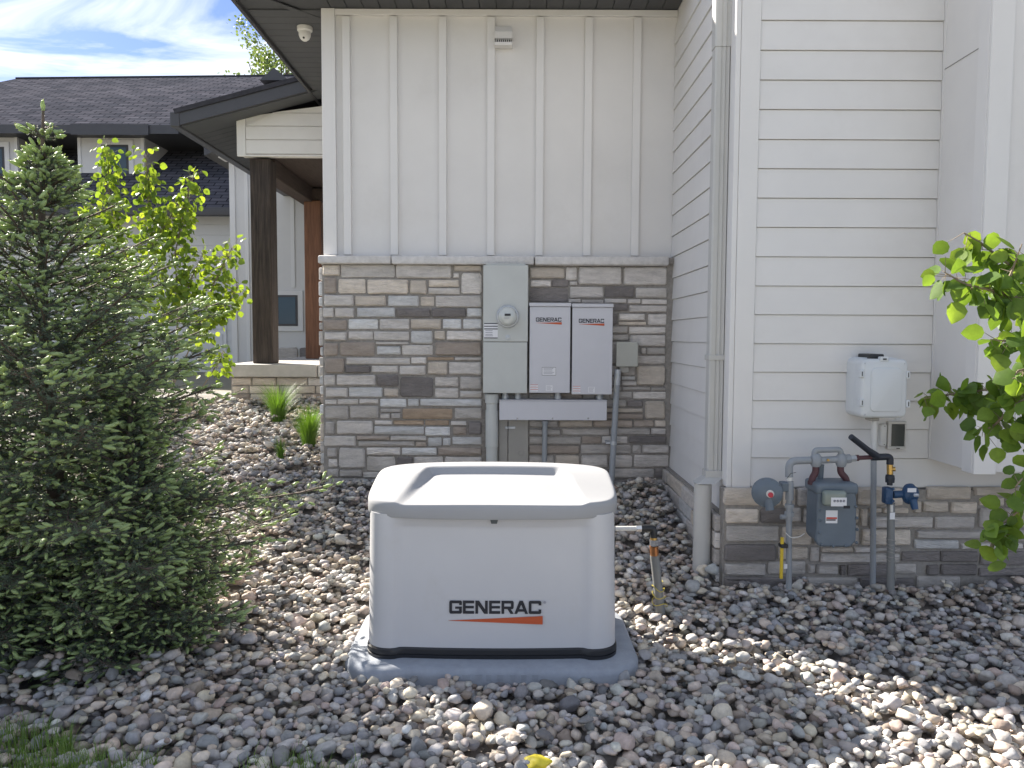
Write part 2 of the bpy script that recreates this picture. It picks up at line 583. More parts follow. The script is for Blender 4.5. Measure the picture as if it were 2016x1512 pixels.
STONES_R = """565,78,918,196,t 924,80,1038,214,l 1044,76,1484,260,l 1494,76,1932,264,l
572,208,784,280,l 788,200,956,282,d 962,222,1040,264,l
562,288,950,432,d 962,272,1304,388,l 1310,268,1610,386,d 1616,282,1932,388,l
948,394,1076,436,g 1080,402,1302,440,g 1308,392,1530,440,l 1534,396,1668,446,l 1674,398,1930,452,l
1330,446,1546,520,d 1552,458,1930,530,l
1300,540,1440,655,d 1446,540,1712,612,l 1738,542,1928,660,l 1446,620,1724,656,t
1300,664,1543,738,g 1550,672,1918,744,l
1300,746,1550,810,g 1556,752,1918,868,l
1300,820,1545,1040,g 1670,880,1722,944,g 1726,876,1914,948,g 1560,956,1914,1040,g
1300,1052,1470,1152,g 1480,1056,1614,1152,g 1476,1160,1614,1200,w 1624,1052,1916,1258,t
1300,1162,1466,1256,g 1474,1208,1630,1256,g 1300,1264,1480,1304,g 1486,1264,1766,1304,g 1770,1268,1920,1306,g
560,1330,820,1392,g 826,1330,1090,1392,b 1096,1330,1360,1392,g 1366,1312,1584,1384,g 1590,1314,1920,1390,l
1290,1398,1524,1466,g 1528,1400,1692,1472,d 1704,1404,1916,1588,t 1290,1476,1690,1522,t 1300,1528,1696,1586,b
560,1596,850,1668,g 854,1594,1192,1668,t 1196,1594,1590,1668,b 1596,1594,1798,1666,b 1804,1596,1918,1666,t
556,1680,876,1746,g 886,1678,1360,1746,g 1366,1676,1764,1744,g 1768,1676,1918,1740,l
556,1760,1078,1836,g 1084,1756,1276,1832,b 1282,1756,1540,1832,l 1550,1754,1926,1832,d
556,1846,1064,1932,b 1072,1842,1576,1932,g 1586,1844,1674,1930,g 1682,1842,1950,1928,g
556,1942,812,2066,g 818,1942,1064,2066,t 1076,1942,1346,2066,g 1354,1942,1588,2066,l 1598,1940,1950,2066,g
556,2078,980,2170,g 986,2078,1370,2170,d 1380,2078,1806,2172,g 1812,2070,1952,2170,d
556,2184,900,2250,b 906,2184,1374,2250,g 1380,2184,1526,2250,d 1530,2184,1704,2250,l 1714,2184,1950,2250,g
556,2258,1000,2330,g 1006,2258,1500,2330,b 1506,2258,1950,2330,g
110,1330,300,1396,g 306,1330,552,1396,g"""
STONES_B = """-75,532,438,692,t 444,532,560,694,t 566,530,760,694,g 770,532,1085,694,t 1092,524,1350,690,t 1356,530,1500,692,t
-60,712,238,846,t 246,706,482,850,d 490,704,610,832,g 620,704,860,846,g 868,704,1112,846,t 1120,712,1190,870,t 1200,702,1310,752,t 1316,704,1540,756,t
-55,862,420,1008,g 430,868,700,1036,t 710,856,1118,1036,g 1200,782,1756,886,g 1130,892,1566,1038,t
-70,1024,392,1180,d 400,1044,668,1160,t 680,1048,768,1180,g 778,1050,1060,1096,t 1066,1048,1222,1098,l 1230,1048,1472,1094,g
770,1106,1470,1188,g 1480,1086,1826,1180,d -70,1192,300,1300,g 308,1172,650,1290,g 660,1200,730,1280,g 736,1200,930,1290,g 940,1204,1000,1300,d 1006,1200,1396,1310,d 1404,1194,1616,1290,g
-70,1310,640,1420,d 650,1312,1100,1420,g 1106,1318,1600,1420,d 1606,1300,2000,1420,g"""
STONES_B2 = """165,845,508,942,t 526,846,912,914,t 918,846,1300,930,t 60,950,126,1044,t 132,952,330,1040,t 346,956,550,1050,t 566,924,760,990,t 768,924,1000,1000,g 1008,940,1300,1010,b
220,1066,532,1164,g 556,1002,860,1160,g 868,1010,1300,1160,t 80,1176,640,1236,g 650,1174,1300,1262,g 66,1246,412,1318,w 420,1276,540,1320,l 550,1272,900,1318,l 908,1272,1300,1320,g
262,1332,560,1420,d 568,1332,915,1448,d 922,1332,1300,1450,g 160,1436,260,1520,d 268,1430,552,1520,d 560,1460,915,1530,d 920,1460,1300,1530,g"""


def veneer_stone(m, parent, x0, x1, z0, z1, Y, back, rg):
    """one split-face stone: uneven rim, chamfered face, proud by a random amount (front is -Y)"""
    w, h = x1 - x0, z1 - z0
    if w < 0.012 or h < 0.012:
        return None
    c = min(w, h)
    ch = c * 0.10
    j = c * 0.045
    nx = 3 if w > 1.4 * h else 2
    rim = []
    for i in range(nx + 1):
        t = i / nx
        rim.append((x0 + ch + (w - 2 * ch) * t, z0 + rg.uniform(0, j)))
    rim.append((x1 - rg.uniform(0, j * 0.5), z0 + ch * rg.uniform(0.7, 1.6)))
    rim.append((x1 - rg.uniform(0, j), z1 - ch * rg.uniform(0.7, 1.6)))
    for i in range(nx + 1):
        t = i / nx
        rim.append((x1 - ch - (w - 2 * ch) * t, z1 - rg.uniform(0, j)))
    rim.append((x0 + rg.uniform(0, j), z1 - ch * rg.uniform(0.7, 1.6)))
    rim.append((x0 + rg.uniform(0, j * 0.5), z0 + ch * rg.uniform(0.7, 1.6)))
    n = len(rim)
    d = rg.uniform(0.014, 0.030)
    cx, cz = (x0 + x1) / 2, (z0 + z1) / 2
    e = min(0.009, c * 0.12)

    def inset(p, k):
        return (p[0] + math.copysign(min(k, abs(cx - p[0])), cx - p[0]), p[1] + math.copysign(min(k, abs(cz - p[1])), cz - p[1]))
    V = [(p[0], back, p[1]) for p in rim]
    V += [(p[0], Y - d * 0.55, p[1]) for p in rim]
    r2 = [inset(p, e) for p in rim]
    V += [(p[0], Y - d + rg.uniform(-0.0035, 0.0035), p[1]) for p in r2]
    V.append((cx + rg.uniform(-.1, .1) * w, Y - d - rg.uniform(-0.004, 0.008), cz))
    F = []
    for r_ in range(2):
        for i in range(n):
            k = (i + 1) % n
            F.append((r_ * n + i, r_ * n + k, (r_ + 1) * n + k, (r_ + 1) * n + i))
    for i in range(n):
        F.append((2 * n + i, 2 * n + (i + 1) % n, 3 * n))
    return MB().add(V, F).build("stone", m, parent, smooth=True, angle=32)


def veneer(parent, text, ox, oy, sc, Y, back, rg, xmax=None, xmin=None):
    for tok in text.split():
        x0, y0, x1, y1, c = tok.split(',')
        a = W(ox + float(x0) / sc, oy + float(y1) / sc, Y)
        b = W(ox + float(x1) / sc, oy + float(y0) / sc, Y)
        xa, xb = a.x, b.x
        if xmax is not None:
            xb = min(xb, xmax)
        if xmin is not None:
            xa = max(xa, xmin)
        if xb - xa < 0.02:
            continue
        g = 0.0025
        veneer_stone(VENEER[c + str(rg.randrange(3))], parent, xa + g, xb - g, a.z + g, b.z - g, Y, back, rg)


rg = random.Random(5)
ztop = W(900, 519, 6.36).z
base_wall = box("stone_base_wall", M_mortar, house, XL - 0.004, XC + 0.05, YS, YB - 0.003, 0.15, ztop + 0.01)
veneer(base_wall, STONES_L, 630, 510, 3.36, YS, YS + 0.015, rg)
veneer(base_wall, STONES_R, 930, 510, 5.04, YS, YS + 0.015, rg, xmax=XC - 0.02)
# stones on the left flank of the base
zz = 0.45
while zz < ztop - 0.03:
    hh = rg.uniform(0.07, 0.15)
    yy = YS + 0.02
    while yy < 8.5:
        ww = rg.uniform(0.15, 0.42)
        o = MB().box(XL - 0.03 - rg.uniform(0, .012), XL + 0.01, yy, yy + ww - 0.012, zz, min(zz + hh - 0.012, ztop - 0.005), 0.009)
        o.build("stone", VENEER[rg.choice('lltgwb') + str(rg.randrange(3))], base_wall)
        yy += ww
    zz += hh

# --- return wall with lap siding (faces -X)
side_wall = box("return_wall", M_siding, house, XC, XC + 0.10, YR + 0.02, 6.438, 0.0, 6.2)


def lap_x(parent, m, x0, x1, Y, z0, z1, t=0.012, name="siding_board"):
    """lap board facing -Y: bottom edge proud"""
    zt_ = z1 - 0.004
    V = [(x0, Y - 0.010 - t, z0), (x1, Y - 0.010 - t, z0), (x1, Y - 0.012, zt_), (x0, Y - 0.012, zt_),
         (x0, Y + 0.001, z0), (x1, Y + 0.001, z0), (x1, Y + 0.001, zt_), (x0, Y + 0.001, zt_)]
    F = [(0, 1, 2, 3), (0, 4, 5, 1), (4, 7, 6, 5), (0, 3, 7, 4), (1, 5, 6, 2), (3, 2, 6, 7)]
    return MB().add(V, F).build(name, m, parent)


def lap_y(parent, m, X, y0, y1, z0, z1, t=0.012):
    zt_ = z1 - 0.004
    V = [(X - 0.010 - t, y0, z0), (X - 0.010 - t, y1, z0), (X - 0.012, y1, zt_), (X - 0.012, y0, zt_),
         (X + 0.001, y0, z0), (X + 0.001, y1, z0), (X + 0.001, y1, zt_), (X + 0.001, y0, zt_)]
    F = [(0, 1, 2, 3), (0, 4, 5, 1), (4, 7, 6, 5), (0, 3, 7, 4), (1, 5, 6, 2), (3, 2, 6, 7)]
    return MB().add(V, F).build("siding_board", m, parent)


# courses of the right wall read from the photograph
course = [40, 99, 157.5, 215.5, 274.5, 332, 390, 447.5, 505.5, 563, 619.5, 676.5, 732.5, 788.5, 844, 901]
zc = [W(1650, y, YR - 0.015).z for y in course]
zbot = W(1500, 957, YR - 0.01).z
zs = [zc[0] + (zc[0] - zc[1]) * k for k in (4, 3, 2, 1)] + zc + [zbot]
right_wall = box("front_wall", M_siding, house, XC + 0.102, 6.0, YR, 14.0, zbot - 0.02, 6.2)
XT0, XT1 = XC + 0.118, W(1838, 500, YR).x
for i in range(len(zs) - 1):
    last = i == len(zs) - 2
    lap_x(right_wall, M_siding, XT0, (4.2 if last else XT1), YR, zs[i + 1], zs[i])
box("corner_board", M_trim, right_wall, XC + 0.001, XC + 0.115, YR - 0.030, YR - 0.0005, zbot - 0.01, 6.2, 0.003)
box("corner_board", M_trim, side_wall, XC - 0.030, XC - 0.0002, YR - 0.026, YR + 0.085, zbot - 0.006, 6.2, 0.003)
zside = list(zs)
z_ = zside[-1]
while z_ > 0.62:
    z_ -= 0.176
    zside.append(z_)
for i in range(len(zside) - 1):
    if zside[i] > 0.62:
        lap_y(side_wall, M_siding, XC, YR + 0.088, 6.435, zside[i + 1], zside[i])
zlow = min(zside)
# stone skirt of the return wall
skirt = box("stone_skirt", M_mortar, side_wall, XC - 0.055, XC - 0.001, YR - 0.02, 6.34, 0.0, zlow - 0.002)
rows = [zlow - 0.01 - 0.105 * k for k in range(7)]
for k in range(5):
    yy = YR - 0.01
    while yy < 6.3:
        ww = rg.uniform(0.18, 0.45)
        ye = min(yy + ww, 6.33)
        MB().box(XC - 0.075 - rg.uniform(0, .014), XC - 0.05, yy + 0.006, ye - 0.006, rows[k + 1] + 0.007, rows[k] - rg.uniform(0, 0.006), 0.008).build(
            "stone", VENEER[rg.choice('lgtgw') + str(rg.randrange(3))], skirt)
        yy = ye
# stone base of the right wall
YRS = YR - 0.05
front_base = box("stone_base_wall", M_mortar, house, XC - 0.05, 5.0, YRS, YR + 0.05, -0.1, zbot - 0.012)
veneer(front_base, STONES_B, 1440, 840, 4.448, YRS, YRS + 0.015, rg)
veneer(front_base, STONES_B2, 1780, 740, 3.877, YRS, YRS + 0.015, rg)

xx0 = W(1780 + 1304 / 3.877, 1000, YRS).x
zz = zbot - 0.02
while zz > 0.02:
    hh = rg.uniform(0.07, 0.14)
    xx = xx0
    while xx < 4.9:
        ww = rg.uniform(0.16, 0.42)
        veneer_stone(VENEER[rg.choice('ttglgb') + str(rg.randrange(3))], front_base, xx + 0.005, min(xx + ww, 4.98) - 0.005, zz - hh + 0.008, zz, YRS, YRS + 0.015, rg)
        xx += ww
    zz -= hh

# --- projecting bay on the right, boards and battens, its foot off the ground
XBAY, YBAY = W(1918, 930, 4.16).x, 4.16
ZBAY = W(1914, 933.5, 4.16).z
bay = box("bay_wall", M_panel, house, XBAY + 0.004, 5.0, YBAY + 0.004, YR - 0.002, ZBAY + 0.012, 6.2)
box("corner_board", M_trim, bay, XBAY - 0.012, XBAY + 0.108, YBAY - 0.016, YBAY + 0.004, ZBAY, 6.2, 0.003)
box("corner_board", M_trim, bay, XBAY - 0.014, XBAY + 0.004, YBAY + 0.0045, YBAY + 0.10, ZBAY + 0.001, 6.2, 0.003)
box("inner_corner_board", M_trim, bay, XT1 + 0.002, XBAY + 0.003, YR - 0.036, YR - 0.0026, W(1830, 903, YR).z, 6.2, 0.003)
for k in range(5):
    xb_ = XBAY + 0.50 + k * 0.406
    box("batten", M_trim, bay, xb_, xb_ + 0.062, YBAY - 0.014, YBAY + 0.004, ZBAY + 0.002, 6.2, 0.002)
box("panel_joint", mat("joint_caulk", (0.30, 0.29, 0.28), 0.8), bay, XBAY - 0.0002, XBAY + 0.004, YBAY + 0.11, YR - 0.04, 3.17, 3.1735)

# --- eaves and roof
XE = W(466, 0, 6.25).x
eave_l = box("soffit", M_soffit, house, XE, XL, 5.80, 13.0, ZS + 0.012, ZS + 0.12)
yy = 6.46
while yy < 11.0:
    box("soffit_plank", M_soffit, eave_l, XE + 0.02, XL - 0.006, yy, yy + 0.128, ZS - 0.001, ZS + 0.011, 0.002)
    yy += 0.134
eave_f = box("soffit", M_soffit, house, XL + 0.001, XC + 0.1, 5.80, YB + 0.05, ZS + 0.012, ZS + 0.12)
xx = XL - 0.05
while xx < XC - 0.1:
    box("soffit_plank", M_soffit, eave_f, xx, xx + 0.128, 5.86, YB - 0.03, ZS - 0.0012, ZS + 0.0108, 0.002)
    xx += 0.134
box("soffit_seam", M_soffit, eave_l, -0.02 + XE + 0.3, XE + 0.34, 5.8, 6.9, ZS - 0.004, ZS + 0.002, 0.0, rot=Matrix.Rotation(R(-42), 3, 'Z'))
fa = MB().box(XE - 0.03, XE, 5.77, 13.0, ZS - 0.03, ZS + 0.19).box(XE + 0.0005, XC + 0.1, 5.77, 5.80, ZS - 0.03, ZS + 0.19)
fa.build("fascia", M_fascia, house)
M_shingle = mat("dark_shingles", (0.05, 0.05, 0.058), 1.0, spec=0.0, noise=(9, 0.3), bump=(30, 0.8, 0.01))
rz = ZS + 0.19
V = [(XE - 0.05, 5.74, rz), (XC + 0.2, 5.74, rz), (XC + 0.2, 9.4, rz + 1.2), (XE + 3.6, 9.4, rz + 1.2), (XE - 0.05, 13.0, rz), (XE + 3.6, 13.0, rz + 1.2)]
V2 = [(p[0], p[1], p[2] - 0.04) for p in V]
MB().add(V + V2, [(0, 1, 2, 3), (0, 3, 5, 4), (6, 9, 8, 7), (6, 10, 11, 9), (0, 6, 7, 1), (0, 4, 10, 6)]).build("roof", M_shingle, house)

# --- porch behind
YP = 8.8
M_wood_dark = mat("dark_timber", (0.052, 0.040, 0.034), 0.85, noise=(3.0, 0.75), bump=(6, 0.9, 0.02), stretch=(14, 14, 1.0), dirt=(0.9, 0.75, 0.5, (0.028, 0.021, 0.018)))
M_wood_red = mat("red_timber", (0.16, 0.075, 0.042), 0.75, noise=(3.0, 0.4), bump=(6, 0.5, 0.01), stretch=(14, 14, 1.0), dirt=(0.9, 0.6, 0.55, (0.06, 0.03, 0.02)))
gb, gt = W(470, 303, YP), W(470, 232, YP)
xg0, xg1 = gb.x, XL
gw = MB().prism([(xg0, gb.z), (xg1, gb.z), (xg1, W(636, 194, YP).z), (xg0, gt.z)], YP, YP + 0.2).build("porch_gable", M_siding, house)
gys = [303, 275, 248, 222, 195]
for i in range(4):
    za, zb = W(560, gys[i], YP - 0.01).z, W(560, gys[i + 1], YP - 0.01).z
    # clip the board against the rake
    def rake_x(z):
        t = (z - gt.z) / (W(636, 194, YP).z - gt.z)
        return xg0 + max(0.0, t) * (xg1 - xg0)
    xa = max(xg0 + 0.09, rake_x(zb) if i >= 2 else xg0)
    pts = [(xg0 + 0.09 if i < 3 else rake_x(za), za), (xg1 - 0.002, za), (xg1 - 0.002, zb - 0.010), (max(xg0 + 0.09, rake_x(zb)), zb - 0.010)]
    MB().prism(pts, YP - 0.018, YP - 0.0006).build("siding_board", M_siding, gw)
box("corner_board", M_trim, gw, xg0 - 0.012, xg0 + 0.087, YP - 0.026, YP - 0.0004, gb.z - 0.012, gt.z + 0.01, 0.003)
box("gable_drip", M_trim, gw, xg0 - 0.01, xg1 - 0.004, YP - 0.024, YP + 0.01, gb.z - 0.03, gb.z - 0.0125, 0.002)
# porch roof: sloping slab with rake board, left gutter board and dark underside
ra, rb = W(347, 225, 8.5), W(604, 157, 8.5)
sl = (rb.z - ra.z) / (rb.x - ra.x)
xr = XL + 0.3
zr = ra.z + sl * (xr - ra.x)
MB().prism([(ra.x, ra.z), (xr, zr), (xr, zr + 0.05), (ra.x - 0.02, ra.z + 0.045)], 8.46, 13.0).build("porch_roof", M_shingle, house)
pr = MB().prism([(ra.x, ra.z - 0.13), (xr, zr - 0.13), (xr, zr - 0.001), (ra.x, ra.z - 0.001)], 8.48, 8.51).build("rake_board", M_fascia, house)
MB().prism([(ra.x + 0.05, ra.z - 0.128), (xr, zr - 0.140), (xr, zr - 0.100), (ra.x + 0.05, ra.z - 0.100)], 8.512, YP - 0.028).build("rake_soffit", M_soffit, house)
box("gutter", M_fascia, house, ra.x - 0.06, ra.x + 0.045, 8.47, 13.0, ra.z - 0.14, ra.z + 0.02, 0.012)


def under(x):
    return ra.z - 0.135 + sl * (x - ra.x)


xs_a, xs_b = ra.x + 0.05, xg0 - 0.014
psf = MB().prism([(xs_a, under(xs_a) + 0.012), (xs_b, under(xs_b) + 0.012), (xs_b, under(xs_b) + 0.05), (xs_a, under(xs_a) + 0.05)], YP - 0.024, 13.0).build("porch_soffit", M_soffit, house)
yy = YP - 0.022
while yy < 12:
    MB().prism([(xs_a, under(xs_a)), (xs_b, under(xs_b)), (xs_b, under(xs_b) + 0.0115), (xs_a, under(xs_a) + 0.0115)], yy, yy + 0.138).build("soffit_plank", M_soffit, psf)
    yy += 0.146
ZP = W(520, 717, 8.72).z
pa = W(494, 500, 8.9)
pw = 0.235
M_wood_beam = mat("beam_timber", (0.06, 0.042, 0.034), 0.8, noise=(3.0, 0.4), bump=(6, 0.5, 0.01), stretch=(14, 1.0, 14))
box("porch_post", M_wood_dark, house, pa.x, pa.x + pw, 8.9, 8.9 + pw, ZP, gb.z - 0.0305, 0.012)
pb = W(599, 500, 10.8)
box("porch_post", M_wood_red, house, pb.x, pb.x + pw, 10.8, 10.8 + pw, ZP, 3.47, 0.012)
box("porch_beam", M_wood_beam, house, pa.x + 0.02, pa.x + pw - 0.02, 8.9 + pw + 0.01, 13.0, 3.45, 3.66, 0.01)
box("porch_beam", M_wood_beam, house, pb.x - 0.02, XL - 0.01, 10.83, 11.02, 3.472, 3.64, 0.01)
box("porch_ceiling", M_wood_beam, house, xg0, XL - 0.006, YP + 0.21, 13.0, 3.665, 3.70)
M_slab = mat("porch_slab", (0.45, 0.43, 0.40), 0.85, noise=(12, 0.12), bump=(60, 0.4, 0.004))
YSL = 8.62
xs0 = W(440, 720, YSL).x
porch_base = box("porch_base", M_mortar, house, xs0 + 0.05, XL - 0.06, YSL + 0.09, 12.5, 0.3, ZP - 0.142)
xj = W(624, 720, YSL).x
for xa, xb in ((xs0, xj - 0.005), (xj + 0.005, XL - 0.045)):
    box("porch_slab", M_slab, house, xa, xb, YSL, 12.6, ZP - 0.14, ZP, 0.01)
zz = ZP - 0.15
for k in range(5):
    hh = rg.uniform(0.09, 0.14)
    xx = xs0 + 0.06
    while xx < XL - 0.15:
        ww = rg.uniform(0.16, 0.36)
        xe = min(xx + ww, XL - 0.07)
        veneer_stone(VENEER[rg.choice('ttlbt') + str(rg.randrange(3))], porch_base, xx + 0.005, xe - 0.005, zz - hh + 0.008, zz, YSL + 0.09, YSL + 0.11, rg)
        xx = xe
    zz -= hh

# ---------------------------------------------------------------- neighbour's house
nb = thing("neighbour_house", (-7.0, 14.0, gh(-7, 14)), "white two storey house with dark shingle roof and dormers beyond the spruce", "house")


def shingle_material():
    m = mat("roof_shingles", (0.085, 0.085, 0.10), 1.0, spec=0.0)
    t = m.node_tree
    n, l = t.nodes, t.links
    g = n.new("ShaderNodeNewGeometry")
    mpn = n.new("ShaderNodeMapping")
    mpn.inputs['Rotation'].default_value = (R(-32), 0, 0)
    l.new(g.outputs['Position'], mpn.inputs[0])
    br = n.new("ShaderNodeTexBrick")
    br.inputs['Scale'].default_value = 1.0
    br.inputs['Brick Width'].default_value = 0.30
    br.inputs['Row Height'].default_value = 0.14
    br.inputs['Mortar Size'].default_value = 0.012
    br.inputs['Color1'].default_value = (0.075, 0.078, 0.092, 1)
    br.inputs['Color2'].default_value = (0.125, 0.122, 0.140, 1)
    br.inputs['Mortar'].default_value = (0.030, 0.030, 0.036, 1)
    l.new(mpn.outputs[0], br.inputs['Vector'])
    nz_ = n.new("ShaderNodeTexNoise"); nz_.inputs['Scale'].default_value = 2.5; nz_.inputs['Detail'].default_value = 6
    l.new(g.outputs['Position'], nz_.inputs['Vector'])
    mr = n.new("ShaderNodeMapRange"); mr.inputs['To Min'].default_value = 0.65; mr.inputs['To Max'].default_value = 1.35
    l.new(nz_.outputs[0], mr.inputs[0])
    sc_ = n.new("ShaderNodeVectorMath"); sc_.operation = 'SCALE'
    l.new(br.outputs[0], sc_.inputs[0]); l.new(mr.outputs[0], sc_.inputs['Scale'])
    l.new(sc_.outputs[0], n["Principled BSDF"].inputs['Base Color'])
    bp = n.new("ShaderNodeBump"); bp.inputs['Strength'].default_value = 0.6; bp.inputs['Distance'].default_value = 0.02
    l.new(br.outputs['Fac'], bp.inputs['Height']); bp.invert = True
    l.new(bp.outputs[0], n["Principled BSDF"].inputs['Normal'])
    return m


M_roof2 = shingle_material()
M_white = mat("white_siding", (0.62, 0.62, 0.61), 0.65, noise=(1.5, 0.04))
M_whitetrim = mat("white_trim", (0.68, 0.68, 0.67), 0.6, noise=(2, 0.03))
M_cheek_shade = mat("dormer_cheek_shade", (0.42, 0.42, 0.42), 0.7, noise=(2, 0.05))  # white wall darkened to grey: shade on the dormer sides put into the colour
M_glass = mat("window_glass", (0.05, 0.085, 0.115), 0.08, spec=0.35)
M_frame = mat("window_frame", (0.05, 0.05, 0.055), 0.5)
YN = 14.0
gz = gh(-7, 14)
ze = W(420, 414, 13.6).z
xr0, xr1 = W(-260, 414, YN).x, W(485, 414, YN).x
nwall = box("wall", M_white, nb, xr0, xr1, YN, YN + 0.3, gz - 0.2, ze)
zz = gz
while zz < ze - 0.05:
    lap_x(nwall, M_white, xr0, xr1 - 0.1, YN, zz, min(zz + 0.19, ze - 0.03), 0.012)
    zz += 0.19
box("corner_board", M_whitetrim, nwall, xr1 - 0.098, xr1, YN - 0.03, YN - 0.001, gz, ze)
# garage door with its panels
g0, g1 = W(255, 600, YN).x, W(446, 600, YN).x
gdz = W(300, 578, YN).z
gd = box("garage_door", M_whitetrim, nb, g0, g1, YN - 0.045, YN - 0.019, gz, gdz)
for k in range(4):
    z0_ = gz + 0.02 + k * (gdz - gz - 0.02) / 4
    for j in range(3):
        xa = g0 + 0.05 + j * (g1 - g0 - 0.05) / 3
        box("panel", M_white, gd, xa, xa + (g1 - g0 - 0.05) / 3 - 0.06, YN - 0.057, YN - 0.046, z0_ + 0.05, z0_ + (gdz - gz) / 4 - 0.03, 0.004)
# lower roof
yb_, zb_ = 16.9, W(366, 256, 16.7).z
MB().add([(xr0, 13.55, ze), (xr1 + 0.02, 13.55, ze), (xr1 + 0.02, yb_, zb_), (xr0, yb_, zb_),
          (xr0, 13.55, ze - 0.06), (xr1 + 0.02, 13.55, ze - 0.06), (xr1 + 0.02, yb_, zb_ - 0.06), (xr0, yb_, zb_ - 0.06)],
         [(0, 1, 2, 3), (7, 6, 5, 4), (0, 4, 5, 1), (1, 5, 6, 2), (2, 6, 7, 3), (3, 7, 4, 0)]).build("lower_roof", M_roof2, nb)
box("gutter", M_fascia, nb, xr0, xr1 + 0.03, 13.43, 13.545, ze - 0.12, ze + 0.03, 0.02)
# dormers
YD = 14.95


def dormer(xa, xb, wx0, wx1, wy0, wy1, xcheek):
    a, b = W(xa, 600, YD), W(xb, 600, YD)
    zt_ = W((xa + xb) / 2, 262, YD).z
    zl = W((xa + xb) / 2, 378, YD).z
    d = box("dormer", M_white, nb, a.x, b.x, YD, 17.2, zl, zt_)
    MB().box(b.x + 0.001, b.x + 0.012, YD + 0.01, 17.2, zl, zt_ - 0.004).build("cheek", M_cheek_shade, d)
    n_ = max(3, int(round((b.x - a.x) / 0.41)))
    for k in range(n_ + 1):
        x = a.x + 0.03 + (b.x - a.x - 0.06) * k / n_
        if W(wx0 - 12, 300, YD).x < x < W(wx1 + 12, 300, YD).x:
            continue
        box("batten", M_whitetrim, d, x - 0.03, x + 0.03, YD - 0.02, YD - 0.0005, zl, zt_ - 0.002)
    w0, w1 = W(wx0, wy1, YD), W(wx1, wy0, YD)
    box("window_trim", M_whitetrim, d, w0.x - 0.11, w1.x + 0.11, YD - 0.03, YD - 0.001, w0.z - 0.11, w1.z + 0.12, 0.004)
    box("window", M_frame, d, w0.x - 0.02, w1.x + 0.02, YD - 0.036, YD - 0.0305, w0.z - 0.02, w1.z + 0.02)
    box("window_pane", M_glass, d, w0.x + 0.02, w1.x - 0.02, YD - 0.040, YD - 0.0365, w0.z + 0.02, w1.z - 0.02)


dormer(163, 292, 205, 252, 288, 345, 366)
dormer(-120, 46, -60, 8, 292, 372, 130)
# upper roof: eave straight across, ridge behind
zu = W(200, 250, 14.55).z
yrd = 19.0
zrd = W(300, 156, yrd).z
xu0, xu1 = W(-420, 250, 14.55).x, W(640, 250, 14.55).x
xrl = W(32, 160, yrd).x
ur = MB().add([(xu0, 14.5, zu), (xu1, 14.5, zu), (xu1, yrd, zrd + 0.12), (xrl, yrd, zrd), (xu0, yrd + 3, zu)],
              [(0, 1, 2, 3), (0, 3, 4)])
ur.build("upper_roof", M_roof2, nb)
tube("ridge_cap", M_shingle, nb, [(xrl, yrd, zrd + 0.0), (xu1, yrd, zrd + 0.12)], 0.035, 8)
box("fascia", M_fascia, nb, xu0, W(352, 250, 14.5).x, 14.47, 14.50, zu - 0.14, zu + 0.02)
box("fascia", M_fascia, nb, W(140, 250, 14.46).x, W(293, 250, 14.46).x, 14.43, 14.468, zu - 0.17, zu + 0.025)
box("eave_soffit", M_soffit, nb, xu0, xu1, 14.501, 17.3, zu - 0.10, zu - 0.05)
# small vent gable on the ridge
vg = W(545, 150, 17.5)
MB().add([(vg.x - 0.32, 17.3, vg.z - 0.15), (vg.x + 0.32, 17.3, vg.z - 0.15), (vg.x, 17.3, vg.z + 0.12), (vg.x - 0.32, 18.8, vg.z - 0.15), (vg.x + 0.32, 18.8, vg.z - 0.15), (vg.x, 18.8, vg.z + 0.12)],
         [(0, 1, 2), (0, 2, 5, 3), (1, 4, 5, 2), (3, 5, 4), (0, 3, 4, 1)]).build("roof_vent", M_fascia, nb)
# wing seen between the porch posts
YW = 12.6
xw0, xw1 = W(455, 500, YW).x, W(700, 500, YW).x
zw = W(470, 316, YW).z
wing = box("wing_wall", M_white, nb, xw0, xw1, YW, 14.4, gz - 0.1, zw + 0.12)
box("corner_board", M_whitetrim, wing, xw0 - 0.004, xw0 + 0.085, YW - 0.02, YW - 0.001, gz, zw + 0.115)
for x in (487, 577, 622):
    xx = W(x, 500, YW).x
    box("batten", M_whitetrim, wing, xx - 0.03, xx + 0.03, YW - 0.018, YW - 0.0008, gz if x != 577 else W(577, 566, YW).z, zw + 0.115)
w0, w1 = W(548, 640, YW), W(585, 583, YW)
box("window_trim", M_whitetrim, wing, w0.x - 0.09, w1.x + 0.10, YW - 0.03, YW - 0.0012, w0.z - 0.1, w1.z + 0.09, 0.004)
box("window", M_frame, wing, w0.x - 0.015, w1.x + 0.015, YW - 0.036, YW - 0.0302, w0.z - 0.015, w1.z + 0.015)
box("window_pane", M_glass, wing, w0.x + 0.02, w1.x - 0.02, YW - 0.04, YW - 0.0362, w0.z + 0.02, w1.z - 0.02)
xx = W(545, 690, YW - 0.06).x
for k in range(4):
    veneer_stone(VENEER['gdgl'[k] + '1'], wing, xx + 0.01, xx + 0.33, gz - 0.05 + 0.0, W(560, 683, YW).z, YW - 0.002, YW + 0.02, rg)
    xx += 0.34
e0 = W(404, 300, 12.2)
MB().prism([(e0.x, e0.z - 0.06), (e0.x + 2.5, e0.z + 1.0), (e0.x + 2.5, e0.z + 1.16), (e0.x, e0.z + 0.1)], 12.15, 14.4).build("wing_roof", M_fascia, nb)
MB().prism([(e0.x + 0.16, e0.z - 0.055), (xw0 - 0.005, e0.z - 0.055), (xw0 - 0.005, e0.z + 0.08)], 12.3, 12.6).build("eave_return", M_whitetrim, nb)

